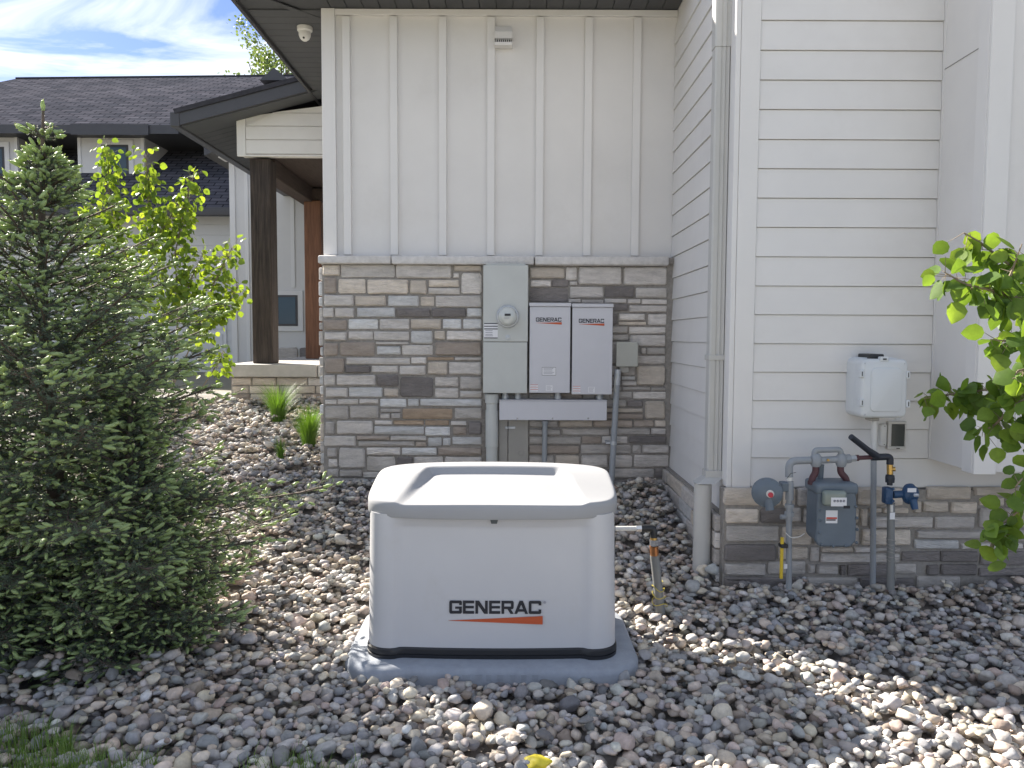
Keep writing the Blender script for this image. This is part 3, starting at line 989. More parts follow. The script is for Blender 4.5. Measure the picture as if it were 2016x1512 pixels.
# ---------------------------------------------------------------- equipment on the stone wall
M_meterbox = mat("meter_panel_paint", (0.50, 0.515, 0.495), 0.5, noise=(5, 0.05), spec=0.45)
M_switch = mat("switch_paint", (0.55, 0.55, 0.585), 0.42, noise=(5, 0.03), spec=0.5)
M_conduit = mat("grey_conduit", (0.29, 0.31, 0.33), 0.5, noise=(14, 0.08))
M_galv = mat("galvanised_steel", (0.45, 0.47, 0.49), 0.42, metal=0.35, noise=(20, 0.15))
M_chrome = mat("bright_steel", (0.62, 0.62, 0.62), 0.25, metal=0.9)
M_label = mat("white_label", (0.72, 0.72, 0.74), 0.5)
M_ink = mat("dark_print", (0.012, 0.014, 0.022), 0.5)
M_orange = mat("orange_print", (0.48, 0.085, 0.025), 0.5)
M_redprint = mat("red_print", (0.50, 0.05, 0.03), 0.5)
M_greyprint = mat("grey_print", (0.30, 0.30, 0.34), 0.5)
M_tanpaint = mat("taupe_paint", (0.34, 0.325, 0.295), 0.75, noise=(6, 0.07))
M_black = mat("black_plastic", (0.016, 0.017, 0.02), 0.45)
M_void = mat("dark_gap", (0.01, 0.01, 0.01), 0.9)


def glyph(ch):
    """outline pieces of one wide capital, height 1; returns (polygons, advance)"""
    t, Wd = 0.27, 1.24
    q = 0.10

    def r_(a, b, c, d):
        return [(a, b), (c, b), (c, d), (a, d)]
    if ch in 'GC':
        P = [[(0, q), (q, 0), (t, 0), (t, 1), (q, 1), (0, 1 - q)],
             [(t, 0.79), (Wd - 0.002, 0.79), (Wd, 1 - q), (Wd - q, 1), (t, 1)],
             [(t, 0), (Wd - q, 0), (Wd, q), (Wd, 0.21), (t, 0.21)]]
        P.append(r_(Wd - t, 0.66, Wd, 0.789))
        if ch == 'G':
            P.append(r_(Wd - t, 0.211, Wd, 0.54))
            P.append(r_(0.58, 0.37, Wd - t - 0.001, 0.54))
        else:
            P.append(r_(Wd - t, 0.211, Wd, 0.34))
        return P, Wd + 0.11
    if ch == 'E':
        w = 1.10
        return [r_(0, 0, t, 1), r_(t, .79, w, 1), r_(t, .405, w - 0.03, .595), r_(t, 0, w, .21)], w + 0.12
    if ch == 'N':
        w = 1.22
        return [[(0, 0), (t, 0), (t, 0.66), (w - t - 0.09, 0), (w, 0), (w, 1), (w - t, 1), (w - t, 0.34), (t + 0.09, 1), (0, 1)]], w + 0.13
    if ch == 'R':
        w = 1.2
        return [r_(0, 0, t, 1), [(t, .79), (w, .79), (w, 1 - q), (w - q, 1), (t, 1)], r_(w - t, .56, w, .789),
                [(t, .36), (w - q, .36), (w, .36 + q), (w, .559), (t, .559)], [(w - 0.62, 0.359), (w - 0.28, 0.359), (w + 0.02, 0), (w - 0.31, 0)]], w + 0.06
    if ch == 'A':
        w = 1.36
        m_ = w / 2
        P = [[(0, 0), (.28, 0), (m_, .70), (m_, 1), (m_ - .17, 1)], [(w, 0), (m_ + .17, 1), (m_, 1), (m_, .70), (w - .28, 0)]]
        xi = lambda y: .28 + (m_ - .28) * y / .70
        P.append([(xi(.17), .17), (w - xi(.17), .17), (w - xi(.36), .36), (xi(.36), .36)])
        return P, w + 0.06


def wordmark(name, parent, x0, z0, width, height, Y, tilt=0.0):
    """the maker's word as printed on the thing: black capitals (front faces -Y)"""
    polys, adv = [], 0.0
    for ch in "GENERAC":
        P, a = glyph(ch)
        polys += [[(p[0] + adv, p[1]) for p in poly] for poly in P]
        adv += a
    sx = width / adv
    mb = MB()
    for poly in polys:
        mb.prism([(x0 + p[0] * sx, z0 + p[1] * height + tilt * p[0] * sx) for p in poly], Y - 0.0008, Y)
    return mb.build(name, M_ink, parent)


def swoosh(parent, x0, x1, ztop_l, ztop_r, zbot_r, Y):
    return MB().prism([(x0, ztop_l - 0.0008), (x1, zbot_r), (x1, ztop_r), (x0, ztop_l)], Y - 0.0008, Y).build("orange_wedge", M_orange, parent)


# meter panel
YM = 6.18
a, b = W(951, 774, YM), W(1040, 522, YM)
mp_ = thing("meter_panel", ((a.x + b.x) / 2, YS, a.z), "tall grey-green electric meter panel with round glass meter", "meter panel")
ms = W(995, 673, YM).z
box("lower_cover", M_meterbox, mp_, a.x, b.x - 0.004, YM + 0.004, YS + 0.01, a.z, ms - 0.002, 0.004)
box("upper_cover", M_meterbox, mp_, a.x, b.x, YM, YS + 0.01, ms + 0.001, b.z, 0.004)
box("rain_lip", M_meterbox, mp_, a.x + 0.02, b.x - 0.02, YM + 0.02, YS + 0.01, b.z + 0.0005, b.z + 0.014, 0.003)
c = W(999.5, 623, YM)
me_ = MB().lathe((c.x, YM, c.z), (0, -1, 0), [(0, 0.092), (0.012, 0.092), (0.02, 0.086), (0.021, 0.080)], 36).build("meter_ring", M_galv, mp_, smooth=True, angle=30)
dome_m = mat("meter_dome", (0.50, 0.52, 0.50), 0.12, spec=0.8, noise=(30, 0.06), coat=0.6)
md = MB().lathe((c.x, YM - 0.021, c.z), (0, -1, 0), [(0, 0.078), (0.035, 0.075), (0.050, 0.070), (0.060, 0.058), (0.064, 0.03), (0.065, 0.001)], 36).build("meter_glass", dome_m, me_, smooth=True, angle=50)
MB().box(c.x - 0.024, c.x + 0.024, YM - 0.0885, YM - 0.082, c.z + 0.002, c.z + 0.02).build("meter_display", M_black, me_)
MB().box(c.x - 0.03, c.x + 0.012, YM - 0.0878, YM - 0.083, c.z - 0.018, c.z - 0.012).build("meter_print", M_greyprint, me_)
la, lb = W(953, 666, YM), W(980, 636, YM)
lab = box("rating_label", M_label, mp_, la.x, lb.x, YM - 0.0012, YM - 0.0002, la.z, lb.z)
for f0, f1 in ((0.94, 1.0), (0.76, 0.82), (0.58, 0.645), (0.0, 0.055)):
    box("print_bar", M_ink, lab, la.x + 0.0005, lb.x - 0.0005, YM - 0.0018, YM - 0.0013, la.z + (lb.z - la.z) * f0, la.z + (lb.z - la.z) * f1)
for f in (0.48, 0.36, 0.24, 0.14):
    box("print_line", M_greyprint, lab, la.x + 0.01, lb.x - rg.uniform(0.012, 0.05), YM - 0.0017, YM - 0.0013, la.z + (lb.z - la.z) * f, la.z + (lb.z - la.z) * (f + 0.045))
se = W(1000, 664.5, YM)
MB().lathe((se.x, YM, se.z), (0, -1, 0), [(0, 0.022), (0.003, 0.021), (0.004, 0.012), (0.014, 0.010), (0.015, 0.001)], 16).build("seal", M_galv, mp_, smooth=True, angle=30)

# two transfer switch cabinets
YT = 6.19


def switch(xa, xb, ya, yb_, la_, lbl):
    a, b = W(xa, yb_, YT), W(xb, ya, YT)
    t = thing("transfer_switch", ((a.x + b.x) / 2, YS, a.z), lbl, "switch box", "grey switch boxes on the stone wall")
    cb = box("cabinet", M_switch, t, a.x + 0.006, b.x - 0.006, YT + 0.012, YS + 0.01, a.z + 0.004, b.z - 0.012, 0.004)
    cv = box("cover", M_switch, t, a.x, b.x, YT, YT + 0.0118, a.z, b.z - 0.030, 0.004)
    box("drip_cap", M_switch, t, a.x - 0.004, b.x + 0.004, YT - 0.012, YS + 0.012, b.z - 0.029, b.z, 0.004)
    x0, x1 = W(la_[0], 630, YT).x, W(la_[1], 630, YT).x
    zb0, zt0 = W(0, la_[3], YT).z, W(0, la_[2], YT).z
    wordmark("wordmark", cv, x0, zb0, x1 - x0, zt0 - zb0, YT - 0.0003)
    swoosh(cv, x0, x1, zb0 - 0.010, zb0 - 0.004, zb0 - 0.024, YT - 0.0003)
    wl = 0.062
    lz = a.z + 0.012
    wlab = box("warning_label", M_label, cv, a.x + 0.008, a.x + 0.008 + wl, YT - 0.001, YT - 0.0002, lz, lz + 0.056)
    for k in range(3):
        box("red_band", M_redprint, wlab, a.x + 0.0082, a.x + 0.0078 + wl, YT - 0.0016, YT - 0.0011, lz + 0.052 - k * 0.019, lz + 0.0555 - k * 0.019)
        box("print_line", M_greyprint, wlab, a.x + 0.013, a.x + wl - 0.006, YT - 0.0015, YT - 0.0011, lz + 0.042 - k * 0.019, lz + 0.0435 - k * 0.019)
    mxx = a.x + (b.x - a.x) * 0.5
    ol = box("rating_label", M_label, cv, mxx - 0.030, mxx + 0.024, YT - 0.001, YT - 0.0002, lz + 0.004, lz + 0.05)
    for k in range(6):
        box("print_line", M_greyprint, ol, mxx - 0.025, mxx + 0.019 - rg.uniform(0, .015), YT - 0.0015, YT - 0.0011, lz + 0.010 + k * 0.0065, lz + 0.012 + k * 0.0065)
    return t, cv


t1, cv1 = switch(1042, 1123.5, 596.5, 773.5, (1055, 1106, 620.5, 628.5), "grey switch cabinet with framed notice label, next to the meter panel")
t2, cv2 = switch(1125.5, 1207, 598, 776.5, (1139.5, 1190, 622.5, 630.5), "grey switch cabinet without notice label, right of its twin")
n0, n1 = W(1067, 739, YT), W(1094.5, 723, YT)
nl = box("notice_label", M_label, cv1, n0.x, n1.x, YT - 0.001, YT - 0.0002, n0.z, n1.z)
for (x0, x1, z0, z1) in ((n0.x, n1.x, n1.z - 0.0025, n1.z), (n0.x, n1.x, n0.z, n0.z + 0.0025), (n0.x, n0.x + 0.002, n0.z + 0.0026, n1.z - 0.0026), (n1.x - 0.002, n1.x, n0.z + 0.0026, n1.z - 0.0026)):
    box("border", M_ink, nl, x0, x1, YT - 0.0016, YT - 0.0011, z0, z1)
for k in range(5):
    box("print_line", M_greyprint, nl, n0.x + 0.012, n1.x - 0.012 - rg.uniform(0, .02), YT - 0.0016, YT - 0.0011, n0.z + 0.012 + k * 0.0105, n0.z + 0.016 + k * 0.0105)

# wiring trough with nipples
YG = 6.22
a, b = W(983, 827, YG), W(1195, 790, YG)
tr = thing("wiring_trough", ((a.x + b.x) / 2, YS, a.z), "long grey metal wiring trough under the two switch cabinets", "wiring trough")
box("trough_body", M_switch, tr, a.x + 0.004, b.x - 0.004, YG + 0.008, YS + 0.01, a.z + 0.003, b.z - 0.004, 0.003)
box("cover", M_switch, tr, a.x, b.x, YG, YG + 0.0078, a.z, b.z, 0.003)
box("top_lip", M_switch, tr, a.x - 0.002, b.x + 0.002, YG - 0.006, YS, b.z + 0.0004, b.z + 0.010, 0.003)
for xs in (1018, 1088, 1158):
    c = W(xs, 823.5, YG)
    MB().lathe((c.x, YG - 0.0003, c.z), (0, -1, 0), [(0, 0.007), (0.004, 0.006), (0.006, 0.001)], 10).build("screw", M_chrome, tr, smooth=True)
for i, xs in enumerate((994.5, 1019.5, 1098, 1180)):
    c = W(xs, 791, 6.28)
    ztp = W(xs, 773, 6.28).z
    MB().lathe((c.x, 6.28, b.z + 0.0105), (0, 0, 1), [(0, 0.030), (0.028, 0.030), (0.030, 0.025), (ztp - c.z - 0.015, 0.024), (ztp - c.z - 0.012, 0.029), (ztp - c.z + 0.004, 0.029)], 18).build("nipple", M_galv, tr, smooth=True, angle=30)

# conduits on the stone
c0 = W(968.5, 775, 6.27)
bc = thing("large_conduit", (c0.x, 6.27, gh(c0.x, 6.27)), "thick grey conduit pipe running down from the meter panel", "conduit")
zt_, zj1, zj2 = c0.z, W(968, 808, 6.27).z, W(968, 880, 6.27).z
MB().lathe((c0.x, 6.27, gh(c0.x, 6.27) - 0.2), (0, 0, 1), [(0, 0.047), (zj2 - gh(c0.x, 6.27) + 0.2, 0.047), (zj2 - gh(c0.x, 6.27) + 0.2015, 0.050)], 24).build("lower_pipe", M_meterbox, bc, smooth=True, angle=30)
MB().lathe((c0.x, 6.27, zj2 + 0.002), (0, 0, 1), [(0, 0.052), (zj1 - zj2 - 0.002, 0.052)], 24).build("sleeve", M_meterbox, bc, smooth=True, angle=30)
MB().lathe((c0.x, 6.27, zj1 + 0.0005), (0, 0, 1), [(0, 0.047), (0.06, 0.047), (0.062, 0.056), (zt_ - zj1 - 0.002, 0.056)], 24).build("fitting", M_meterbox, bc, smooth=True, angle=30)

a, b = W(982, 940, 6.345), W(1040, 822, 6.345)
ap = thing("access_panel", ((a.x + b.x) / 2, YS, a.z), "flat taupe cover board with a small hasp below the wiring trough", "cover board")
xj = W(1000, 860, 6.34).x
box("left_leaf", M_tanpaint, ap, a.x, xj - 0.003, 6.325, YS, gh(0, 6.3) - 0.05, b.z, 0.002)
box("right_leaf", M_tanpaint, ap, xj + 0.003, b.x, 6.325, YS, gh(0, 6.3) - 0.05, b.z, 0.002)
hp = W(1005, 842, 6.32)
MB().box(hp.x - 0.045, hp.x + 0.04, 6.317, 6.3245, hp.z - 0.010, hp.z + 0.010, 0.002).tube([(hp.x - 0.02, 6.31, hp.z - 0.008), (hp.x - 0.02, 6.295, hp.z), (hp.x - 0.02, 6.31, hp.z + 0.008)], 0.004, 6).build("hasp", M_galv, ap)
kp = W(1026, 892, 6.32)
MB().lathe((kp.x, 6.3248, kp.z), (0, -1, 0), [(0, 0.022), (0.004, 0.02), (0.005, 0.001)], 16).build("plug", M_tanpaint, ap, smooth=True, angle=30)

c0 = W(1073, 828, 6.28)
tc_ = thing("thin_conduit", (c0.x, 6.28, gh(c0.x, 6.28)), "thin grey conduit dropping from the wiring trough behind the generator", "conduit")
tube("pipe", M_conduit, tc_, [(c0.x, 6.28, c0.z - 0.028), (c0.x - 0.005, 6.28, gh(c0.x, 6.28) - 0.1)], 0.0215)
MB().lathe((c0.x, 6.28, c0.z - 0.027), (0, 0, 1), [(0, 0.028), (0.026, 0.028)], 16).build("connector", M_conduit, tc_, smooth=True, angle=30)

a, b = W(1213, 722, 6.24), W(1257, 673, 6.24)
ub = thing("utility_box", ((a.x + b.x) / 2, YS, a.z), "small beige utility box beside the right switch cabinet", "utility box")
box("case", M_tanpaint, ub, a.x + 0.01, b.x - 0.004, 6.262, YS + 0.01, a.z + 0.004, b.z - 0.004, 0.008)
M_beige = mat("beige_plastic", (0.40, 0.40, 0.36), 0.55, noise=(6, 0.05))
box("lid", M_beige, ub, a.x, b.x, 6.24, 6.2615, a.z, b.z, 0.008)
zl = W(1216, 745, 6.26)
box("wire_entry", M_tanpaint, ub, a.x + 0.03, a.x + 0.11, 6.265, YS, a.z - 0.05, a.z + 0.0, 0.006)
p0, p1 = W(1216, 730, 6.25), W(1204, 945, 6.22)
lc = thing("leaning_conduit", (p1.x, p1.y, p1.z), "leaning grey conduit under the small utility box", "conduit")
tube("pipe", M_conduit, lc, [p0, p1, p1 + (p1 - p0) * 0.12], 0.024, 16)
tube("fitting", M_galv, lc, [p0 + (p0 - p1) * 0.012, p0 + (p1 - p0) * 0.13], 0.0265, 16)
st = p0 + (p1 - p0) * 0.66
MB().tube([st - (p1 - p0) * 0.016, st + (p1 - p0) * 0.016], 0.027, 14).box(st.x - 0.06, st.x, st.y - 0.002, st.y + 0.13, st.z - 0.008, st.z + 0.008).build("strap", M_galv, lc)
tube("wire", M_beige, lc, arc_pts([p0 + Vector((0.0, -0.02, 0.0)), p0 + Vector((-0.03, -0.03, -0.1)), p0 + Vector((-0.015, -0.02, -0.2)), p0 + Vector((-0.035, -0.02, -0.26))], 0.04), 0.005, 6)

# wall vent and camera under the eave
a, b = W(974, 87, 6.33), W(1008, 45, 6.33)
wv = thing("wall_vent", ((a.x + b.x) / 2, YB, a.z), "small grey louvred exhaust vent hood high on the wall", "vent")
mb = MB()
H_, D_ = b.z - a.z, 0.09
mb.add([(a.x, YB - 0.001, b.z), (b.x, YB - 0.001, b.z), (b.x, YB - 0.06, b.z - 0.01), (a.x, YB - 0.06, b.z - 0.01), (b.x, YB - D_, b.z - 0.06), (a.x, YB - D_, b.z - 0.06),
        (b.x, YB - D_, a.z + 0.055), (a.x, YB - D_, a.z + 0.055), (a.x, YB - 0.001, a.z), (b.x, YB - 0.001, a.z)],
       [(0, 1, 2, 3), (3, 2, 4, 5), (5, 4, 6, 7), (0, 3, 5, 7, 8), (1, 9, 6, 4, 2)])
mb.build("hood", M_trim, wv)
box("inside", M_void, wv, a.x + 0.006, b.x - 0.006, YB - 0.07, YB - 0.002, a.z + 0.02, a.z + 0.05)
for k in range(8):
    xk = a.x + 0.012 + k * (b.x - a.x - 0.024) / 7
    box("louvre", M_trim, wv, xk - 0.003, xk + 0.003, YB - D_ - 0.006, YB - D_ + 0.03, a.z + 0.028, b.z - 0.062, 0.001)
box("bottom_bar", M_trim, wv, a.x - 0.003, b.x + 0.003, YB - D_ - 0.006, YB - 0.001, a.z, a.z + 0.026, 0.003)

c = W(600, 57, 6.8)
dc = thing("dome_camera", (c.x, 6.8, ZS - 0.1), "white dome security camera under the dark eave", "camera")
M_wplastic = mat("white_plastic", (0.66, 0.65, 0.62), 0.4, noise=(8, 0.03))
MB().lathe((c.x, 6.8, ZS - 0.002), (0, 0, -1), [(0, 0.066), (0.03, 0.064), (0.038, 0.056), (0.042, 0.052)], 24).build("mount", M_wplastic, dc, smooth=True, angle=40)
MB().lathe((c.x, 6.8, ZS - 0.044), (0, -0.12, -1), [(0, 0.052), (0.03, 0.050), (0.055, 0.040), (0.072, 0.022), (0.078, 0.001)], 24).build("dome", M_wplastic, dc, smooth=True, angle=60)
MB().lathe((c.x, 6.765, ZS - 0.100), (0, -0.7, -0.7), [(0, 0.011), (0.006, 0.009), (0.007, 0.001)], 12).build("lens", M_black, dc, smooth=True)

# ---------------------------------------------------------------- downspout
M_spout = mat("downspout_metal", (0.48, 0.475, 0.455), 0.5, noise=(3, 0.05), spec=0.5)
xa, xb, ya, yb2 = XC - 0.125, XC - 0.022, 4.735, 4.815
xa, xb = W(1401, 500, 4.735).x, W(1431, 500, 4.735).x
zlo = W(1400, 930, 4.74).z
ds = thing("downspout", ((xa + xb) / 2, 4.77, gh(1.2, 4.77)), "pale grey corrugated downspout with plain pipe foot at the siding corner", "downspout")


def spout_profile(x0, x1, y0, y1):
    p = []
    n_ = 9
    for k in range(n_ + 1):
        x = x0 + 0.008 + (x1 - x0 - 0.016) * k / n_
        p.append((x, y0 + (0.006 if (k % 3 == 1 or k % 3 == 2) and k > 3 else 0.0)))
    p += [(x1, y0 + 0.008), (x1, y1), (x0, y1), (x0, y0 + 0.008)]
    return p


def spout(name, z0, z1, grow=0.0):
    pr_ = spout_profile(xa - grow, xb + grow, ya - grow, yb2 + grow)
    n_ = len(pr_)
    V = [(p[0], p[1], z0) for p in pr_] + [(p[0], p[1], z1) for p in pr_]
    F = [(i, (i + 1) % n_, (i + 1) % n_ + n_, i + n_) for i in range(n_)] + [tuple(range(n_)), tuple(range(2 * n_ - 1, n_ - 1, -1))]
    MB().add(V, F).build(name, M_spout, ds)


zj = W(1410, 92, 4.74).z
spout("pipe_section", zlo, zj)
spout("pipe_section", zj + 0.001, 6.0, 0.004)
zb = W(1410, 704, 4.74).z
box("strap", M_spout, ds, xa - 0.006, xb + 0.006, ya - 0.006, yb2 + 0.02, zb - 0.016, zb + 0.016, 0.002)
box("strap_tab", M_spout, ds, xb + 0.0065, XC - 0.012, yb2 - 0.01, yb2 + 0.004, zb - 0.015, zb + 0.015)
zf = W(1385, 951, 4.72).z
xf = W(1384.5, 1000, 4.72).x
fo = MB()
ring1 = [(xa - 0.010, ya - 0.010), (xb + 0.008, ya - 0.010), (xb + 0.008, yb2 + 0.01), (xa - 0.010, yb2 + 0.01)]
ring2 = [(xf - 0.052, ya - 0.055), (xf + 0.056, ya - 0.055), (xf + 0.056, ya + 0.06), (xf - 0.052, ya + 0.06)]
fo.add([(p[0], p[1], zlo + 0.012) for p in ring1] + [(p[0], p[1], zlo - 0.03) for p in ring1] + [(p[0], p[1], zf) for p in ring2],
       [(0, 1, 5, 4), (1, 2, 6, 5), (2, 3, 7, 6), (3, 0, 4, 7), (4, 5, 9, 8), (5, 6, 10, 9), (6, 7, 11, 10), (7, 4, 8, 11), (0, 3, 2, 1), (8, 9, 10, 11)])
fo.build("adaptor", M_spout, ds)
MB().lathe((xf, 4.742, gh(xf, 4.74) - 0.15), (0, 0, 1), [(0, 0.054), (zf - gh(xf, 4.74) + 0.145, 0.054), (zf - gh(xf, 4.74) + 0.145, 0.048)], 28).build("foot_pipe", M_spout, ds, smooth=True, angle=30)

# ---------------------------------------------------------------- generator on its pad
def rrect(cx, cy, a, b, r, n=12):
    """rounded rectangle outline, counter-clockwise"""
    P = []
    for (sx, sy, a0) in ((1, -1, -90), (1, 1, 0), (-1, 1, 90), (-1, -1, 180)):
        for k in range(n + 1):
            t = R(a0 + 90.0 * k / n)
            P.append((cx + sx * (a - r) + r * math.cos(t), cy + sy * (b - r) + r * math.sin(t)))
    return P


GXC, GYF, GYB = -0.092, 3.56, 4.22
GYC = (GYF + GYB) / 2
ZPAD = 0.072
M_pad = mat("pad_concrete", (0.30, 0.325, 0.365), 0.85, noise=(18, 0.12), bump=(120, 0.35, 0.002), dirt=(5, 0.3, 0.55, (0.25, 0.24, 0.23)))
pad = thing("concrete_pad", (GXC, GYC, 0.0), "rounded grey pad under the generator, half set in gravel", "pad")
pm = MB()
rings = [(0.0, -0.10), (0.0, ZPAD - 0.03), (-0.008, ZPAD - 0.012), (-0.022, ZPAD)]
outs = [rrect(GXC + 0.0, GYC + 0.0, 0.71 + d, 0.455 + d, 0.22) for d, z in rings]
nn = len(outs[0])
V = []
for (d, z), o_ in zip(rings, outs):
    V += [(p[0], p[1], z) for p in o_]
F = []
for r_ in range(len(rings) - 1):
    for i in range(nn):
        j = (i + 1) % nn
        F.append((r_ * nn + i, r_ * nn + j, (r_ + 1) * nn + j, (r_ + 1) * nn + i))
F.append(tuple((len(rings) - 1) * nn + i for i in range(nn)))
pm.add(V, F).build("slab", M_pad, pad, smooth=True, angle=60)
em = MB()
for k, (dx, w_) in enumerate(((-0.22, 0.035), (-0.16, 0.03), (-0.11, 0.022), (-0.06, 0.03), (0.0, 0.024), (0.05, 0.022), (0.10, 0.03))):
    em.box(GXC + 0.09 + dx, GXC + 0.09 + dx + w_, GYC - 0.4555, GYC - 0.452, 0.022, 0.052, 0.0008)
tag(em.build("embossing", M_pad, pad), kind="stuff")

gen = thing("generator", (GXC, GYC, ZPAD), "white standby generator with rounded lid and orange logo wedge on the gravel", "generator")
M_gen = mat("generator_paint", (0.52, 0.523, 0.54), 0.40, noise=(3, 0.03), dirt=(4.5, 0.22, 0.58, (0.44, 0.42, 0.39)), bump=(500, 0.05, 0.0006), spec=0.5)
M_lid = mat("generator_lid_paint", (0.345, 0.35, 0.36), 0.75, noise=(3, 0.03), bump=(400, 0.06, 0.0006), spec=0.12, dirt=(9, 0.10, 0.6, (0.5, 0.48, 0.44)))


def smooth01(t):
    t = max(0.0, min(1.0, t))
    return t * t * (3 - 2 * t)


def body_ring(z, grow=0.0):
    """outline of the cabinet at height z; centre of the front set back between two rounded cheeks"""
    t = (z - ZPAD) / 0.70
    a = 0.600 - 0.012 * t + grow
    b = 0.325 - 0.006 * t + grow
    P = []
    for (x, y) in rrect(0, 0, a, b, 0.10, 10):
        P.append([x, y])
    # refine the long front side
    out = []
    n_ = len(P)
    for i in range(n_):
        p, q = P[i], P[(i + 1) % n_]
        out.append(p)
        if abs(p[1] - q[1]) < 1e-6 and abs(p[0] - q[0]) > 0.3:
            for k in range(1, 48):
                out.append([p[0] + (q[0] - p[0]) * k / 48, p[1]])
    res = []
    top = 1 - smooth01((t - 0.90) / 0.05)
    for x, y in out:
        if y < -b * 0.5:
            c = smooth01((0.475 - abs(x)) / 0.05)
            bow = 0.030 * (1 - (x / 0.6) ** 2)
            y = y - bow + 0.024 * c * (0.25 + 0.75 * top)
        res.append((GXC + x, GYC + y))
    return res


zsb = [ZPAD + 0.052, ZPAD + 0.06, 0.2, 0.35, 0.5, 0.62, 0.68, 0.69, 0.70, 0.71, 0.72, 0.765]
rr = [body_ring(z) for z in zsb]
nn = len(rr[0])
V, F = [], []
for z, r_ in zip(zsb, rr):
    V += [(p[0], p[1], z) for p in r_]
for k in range(len(zsb) - 1):
    for i in range(nn):
        j = (i + 1) % nn
        F.append((k * nn + i, k * nn + j, (k + 1) * nn + j, (k + 1) * nn + i))
F.append(tuple((len(zsb) - 1) * nn + i for i in range(nn)))
MB().add(V, F).build("cabinet", M_gen, gen, smooth=True, angle=50)
# black base with two grooves
bs = MB()
zb_s = [(ZPAD - 0.002, 0.004), (ZPAD + 0.016, 0.006), (ZPAD + 0.018, 0.001), (ZPAD + 0.022, 0.001), (ZPAD + 0.024, 0.006), (ZPAD + 0.044, 0.006), (ZPAD + 0.051, 0.001)]
V, F = [], []
for z, gr in zb_s:
    V += [(p[0], p[1], z) for p in body_ring(z, gr)]
for k in range(len(zb_s) - 1):
    for i in range(nn):
        j = (i + 1) % nn
        F.append((k * nn + i, k * nn + j, (k + 1) * nn + j, (k + 1) * nn + i))
F.append(tuple((len(zb_s) - 1) * nn + i for i in range(nn)))
bs.add(V, F).build("base_skid", M_black, gen, smooth=True, angle=30)
# lid
LA, LB = 0.612, 0.345


def lid_z(x, y):
    """height of the lid's skin; x, y from its centre"""
    v = y / LB
    u = x / LA
    crown = 0.832 + 0.072 * smooth01((v + 1.05) / 1.6) - 0.014 * u * u
    half = 0.452 - 0.105 * (v + 1) / 1.7
    side = smooth01((half + 0.015 - abs(x)) / 0.055)
    backk = smooth01((0.66 - v) / 0.16)
    depth = 0.030 * smooth01((v + 1.0) / 1.5) + 0.012
    return crown - depth * side * backk


NL = 200
ol = []
for k in range(NL):
    t = 2 * math.pi * k / NL
    e = 2.0 / 5.0
    ct, st_ = math.cos(t), math.sin(t)
    x = LA * math.copysign(abs(ct) ** e, ct)
    y = LB * math.copysign(abs(st_) ** e, st_)
    if y < 0:
        y -= 0.030 * (1 - (x / LA) ** 2)
    else:
        y += 0.012 * (1 - (x / LA) ** 2)
    ol.append((x, y))
V, F = [], []
zbt = 0.752
sk = [(0.975, zbt + 0.02, 0), (0.978, zbt, 0), (0.990, zbt - 0.002, 0), (1.0, zbt + 0.006, 0)]
for s_, z, _ in sk:
    V += [(GXC + p[0] * s_, GYC + p[1] * s_, z) for p in ol]
NR = 4
NS = 70
prof = []
for k in range(1, NS + 1):
    prof.append(1.0 - (k / NS) ** 1.0 * 0.985)
prof = [0.9995, 0.998, 0.995, 0.991, 0.986, 0.980, 0.973] + [q for q in prof if q < 0.968]
for s_ in prof:
    e = 1 - s_
    fil = 0.030 * (1 - math.sqrt(max(0.0, 1 - (1 - min(1.0, e / 0.030)) ** 2)))
    for p in ol:
        V.append((GXC + p[0] * s_, GYC + p[1] * s_, lid_z(p[0] * s_, p[1] * s_) - fil))
tot = NR + len(prof)
for k in range(tot - 1):
    for i in range(NL):
        j = (i + 1) % NL
        F.append((k * NL + i, k * NL + j, (k + 1) * NL + j, (k + 1) * NL + i))
F.append(tuple((tot - 1) * NL + i for i in range(NL)))
MB().add(V, F).build("lid", M_lid, gen, smooth=True, angle=70)
yfr = min(p[1] for p in body_ring(0.3)) - 0.0
yfc = min(p[1] for p in body_ring(0.737) if abs(p[0] - GXC) < 0.03)
# lock, logo
lx = W(972.5, 1015, yfc)
MB().prism([(lx.x - 0.021, 0.762), (lx.x + 0.024, 0.762), (lx.x + 0.014, 0.728), (lx.x - 0.012, 0.728)], yfc - 0.012, yfc + 0.01).build("lock_tab", mat("lock_grey", (0.06, 0.07, 0.075), 0.5), gen)
YLG = min(p[1] for p in body_ring(0.2) if -0.35 < p[0] - GXC < 0.2 + 0.12) - 0.0015
l0, l1 = W(884.5, 1208, YLG), W(1068, 1183, YLG)
plate = wordmark("wordmark", gen, l0.x, l0.z, l1.x - l0.x, l1.z - l0.z, YLG)
w0, w1, w2 = W(883, 1221.5, YLG), W(1068.5, 1213, YLG), W(1068.5, 1229.5, YLG)
swoosh(gen, w0.x, w1.x, w0.z, w1.z, w2.z, YLG)
rc = W(1072.5, 1186, YLG)
MB().lathe((rc.x, YLG, rc.z), (0, -1, 0), [(0, 0.0065), (0.0006, 0.0065)], 14).build("trade_mark", M_greyprint, gen)
box("side_seam", M_void, gen, GXC + 0.5995, GXC + 0.602, GYC - 0.17, GYC - 0.166, ZPAD + 0.06, 0.70)

